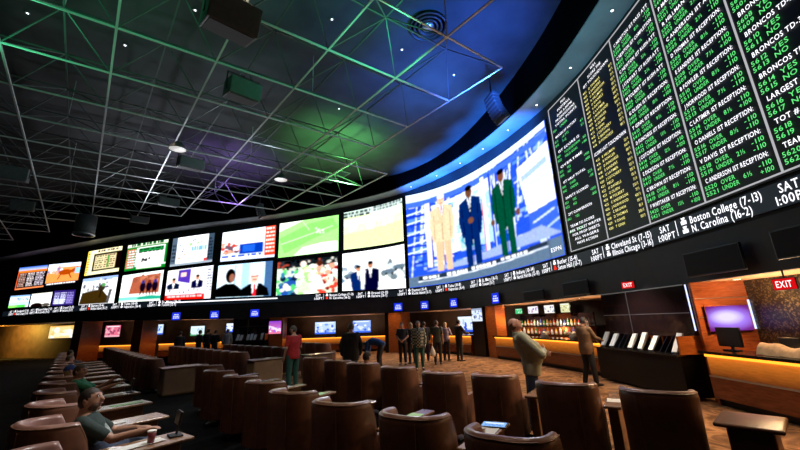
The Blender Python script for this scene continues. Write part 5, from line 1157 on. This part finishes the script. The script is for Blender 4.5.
for k, q in enumerate((.62, .48, .34)): MB().lathe([(q, .05), (q, -.02), (q - .06, -.03), (q - .07, .05)], n=32).build('ring', M['black'], r, True)
MB().lathe([(.0, .0), (.2, .0), (.2, .04)], n=24).build('centre_plate', M['metal'], r, True)
for i, (x, y) in enumerate(((-5.3, 25.4), (-4.2, 24.4))):
    r = empty('ceiling_vent', ['pale square vent in the green lit ceiling, left of two', 'pale square vent in the green lit ceiling, right of two'][i], 'vent', (x * W, y * W, CEIL - .05), .75, 'square vents in the ceiling')
    fm = MB()
    for s in (-1, 1): fm.box((s * .42, 0, 0), (.06, .9, .05)).box((0, s * .42, 0), (.78, .06, .05))
    fm.build('frame', M['soffit'], r); sl = MB()
    for k in range(7): sl.box((0, -.33 + k * .11, 0), (.78, .07, .012), tilt=.5)
    sl.build('louvre_slats', M['soffit'], r)
M['pin'] = emis('pin_light', (.9, .95, 1), 6.0)
pins = [(-6.79, 9.99), (-2.17, 10.6), (.36, 12.23), (2.69, 13.9), (-12.45, 9.85), (-10.3, 11.44), (-2.89, 16.21)]
names = ['over the nearest box speaker', 'between the nearest speaker and the ring vent', 'below the ring vent', 'in the blue lit ceiling', 'at the top left', 'left of the nearest box speaker', 'at the edge of the green lit ceiling']
for (x, y), n_ in zip(pins, names):
    r = empty('pin_light', 'tiny white pin light in the ceiling ' + n_, 'light', (x * W, y * W, CEIL - .03), 0, 'pin lights in the ceiling'); MB().lathe([(.03, 0), (.06, -.01), (.065, .03)], n=14).build('ring', M['metal'], r); MB().lathe([(.0, .0), (.032, .0), (.03, .02)], n=14).build('lamp', M['pin'], r)
for i, s in enumerate((42.6, 45.2, 47.8, 50.4, 53.0, 55.6, 58.2, 60.8)):
    x, y = wp(s, .42); r = empty('soffit_pin', f'tiny white pin light in the metal soffit, {ORD[i]} from its left end', 'light', (x, y, ztop(s) + .115), 0, 'pin lights in the metal soffit'); MB().lathe([(.03, 0), (.055, -.008), (.06, .01)], n=14).build('ring', M['metal'], r); MB().lathe([(.0, -.004), (.032, -.004), (.03, .01)], n=14).build('lamp', M['pin'], r)
# ================================================================ lights
def spot(name, loc, to, e, col, size=1.2, blend=.6, rad=.15):
    l = bpy.data.lights.new(name, 'SPOT'); l.energy = e; l.color = col; l.spot_size = size; l.spot_blend = blend; l.shadow_soft_size = rad
    o = bpy.data.objects.new(name, l); C.objects.link(o); o.location = loc
    o.rotation_euler = (Vector(to) - Vector(loc)).to_track_quat('-Z', 'Y').to_euler(); return o
def U(x, y, r): return (x * W, y * W, zr(r))
# coloured uplights tucked between frame and ceiling
spot('uplight_blue', U(3.6, 11.5, 7.0), U(2.6, 12.0, 10.7), 2300, (.03, .16, 1), 2.2, .9)
spot('uplight_blue', U(2.2, 15.0, 7.3), U(1.5, 15.5, 10.7), 1500, (.04, .22, 1), 2.0, .9)
spot('uplight_green', U(-3.2, 19.5, 7.4), U(-3.5, 20, 10.7), 1900, (.18, 1, .22), 2.2, .9)
spot('uplight_purple', U(-10.5, 21.5, 7.4), U(-11, 22, 10.7), 800, (.42, .22, 1), 2.3, .9)
spot('uplight_green', U(.5, 8.5, 6.6), U(-1, 9.5, 8.6), 420, (.05, .85, .45), 2.2, .9)
spot('uplight_green', U(-5, 5.0, 6.6), U(-6, 6, 8.6), 320, (.08, .8, .35), 2.4, .9)
spot('frame_fill', U(-6, 17, 5.4), U(-9, 15, 8), 420, (.75, .82, 1), 2.3, .9)  # fill spots added on the frame, in place of light from the screens
spot('frame_fill', U(-16, 22, 5.4), U(-14, 18, 8), 520, (.85, .9, 1), 2.4, .9)
# blue wash on the metal soffit
for s in (44, 47, 50, 53): spot('soffit_wash', (*wp(s, 2.2), zr(6.5)), (*wp(s, .5), ztop(s)), 4500, (.02, .19, 1), 1.3, .8)
for s in (57, 60): spot('soffit_wash', (*wp(s, 2.2), zr(6.5)), (*wp(s, .5), ztop(s)), 300, (.12, .45, .6), 1.3, .8)
# warm light over the concourse
for s in (34.5, 37.5, 42.5, 45.5, 50, 52.5, 55, 58.5, 61.5, 64.5):
    spot('soffit_downlight', (*wp(s, -.45), ZS(s) - .06), (*wp(s, .9), 0), 150, (1, .60, .27), 2.3, .7, .1)
for s in (14, 18, 23, 26): spot('soffit_downlight', (*wp(s, -.6), ZS(s) - .06), (*wp(s, -.5), 0), 110, (1, .62, .28), 2.4, .7, .1)
for s in (43.5, 46, 50, 53, 56, 59.5, 62.5, 36): spot('concourse_fill', (*wp(s, .6), 3.2), (*wp(s, 2.6), 0), 420, (1, .66, .36), 1.7, .8, .1)  # unseen spots added to brighten the concourse, the last for the red polo man
for s in (50, 52.5): spot('shelf_light', (*wp(s, -.9), 2.25), (*wp(s, -1.8), 1.3), 130, (1, .85, .65), 2.0, .8, .05)
spot('panel_light', (*wp(61.9, -.3), 2.25), (*wp(61, -1.06), 1.4), 25, (1, .75, .5), 2.2, .8, .05)
spot('mosaic_light', (*wp(62.3, -.2), 2.28), (*wp(62.5, -1.06), 1.6), 28, (1, .78, .5), 2.4, .8, .05)
spot('end_glow', (*wp(0, -1.2), 2.6), (*wp(0, -3.3), 1.6), 1800, (1, .55, .08), 2.6, .8, .1)

for s in (34, 37.5, 43, 45.5, 52, 24, 17): spot('recess_fill', (*wp(s, -1.6), 1.15), (*wp(s, -2.2), 2.3), 90, (1, .62, .36), 2.6, .9, .1)  # unseen fill spots added to brighten the recess and its ceiling
for s in (62, 64): spot('recess_fill', (*wp(s, -.5), 1.3), (*wp(s, -.4), 2.3), 260, (1, .62, .34), 2.6, .9, .1)  # added fill under the right recess ceiling
spot('pillar_fill', (*wp(40.6, 1.0), 2.9), (*wp(40.5, .1), 1.2), 60, (1, .62, .3), 1.2, .8, .05)  # fill spots added to brighten the orange pillars
spot('pillar_fill', (*wp(48.8, 1.0), 2.9), (*wp(48.8, .1), 1.2), 60, (1, .62, .3), 1.2, .8, .05)
spot('kiosk_fill', (*wp(58.9, 1.9), 2.9), (*wp(58.9, .3), 1.1), 260, (1, .92, .85), 1.3, .8, .05)  # fill spot added to brighten the paper slips
# unseen fill spots added over the seats
for x, y, e in ((-9, 12, 260), (-3.5, 6.5, 200), (1.8, 7.0, 330), (-5.0, 5.6, 170), (-14, 18, 260), (3, 3.5, 200), (-1.5, 1.5, 120)):
    spot('added_fill', (x * G, y * G, zr(8.3)), (x * G, y * G + .3, 0), e * 1.7, (1, .74, .52), 1.25, .9, .12)
spot('added_fill', (1.9, 5.2, 5.5), (2.0, 6.6, 1.2), 260, (1, .95, .85), .9, .8, .15)  # fill added for the man in the sage jacket
spot('uplight_green', U(-10.5, 7.5, 6.6), U(-10, 8, 8.6), 220, (.08, .8, .35), 2.4, .9)
spot('left_row_fill', (-1.0, 5.5, 5.5), (-3.6, 4.2, 1.0), 800, (1, .96, .95), .75, .8, .15)  # unseen fill added for the left row chairs and seated men
spot('added_fill', (-2.2, 7.6, 5.5), (-3.15, 10.6, 1.2), 230, (1, .9, .8), .7, .8, .15)  # fill added for the man in the red polo
spot('added_fill', (0.5, 11.5, 6.0), (-1.8, 5.0, .9), 650, (.92, .95, 1), .75, .8, .2)  # added fill standing in for the large screen's light on the chairs
spot('added_fill', (4.0, 9.5, 5.5), (.8, 5.2, .9), 420, (.92, .95, 1), .8, .8, .2)  # more added fill on the chairs from the screen side
for s in (49.8, 52.5, 55): spot('recess_fill', (*wp(s, -.7), 1.2), (*wp(s, -.4), 2.3), 110, (1, .62, .34), 2.6, .9, .1)  # added fill under the recess ceiling by the bottle counter
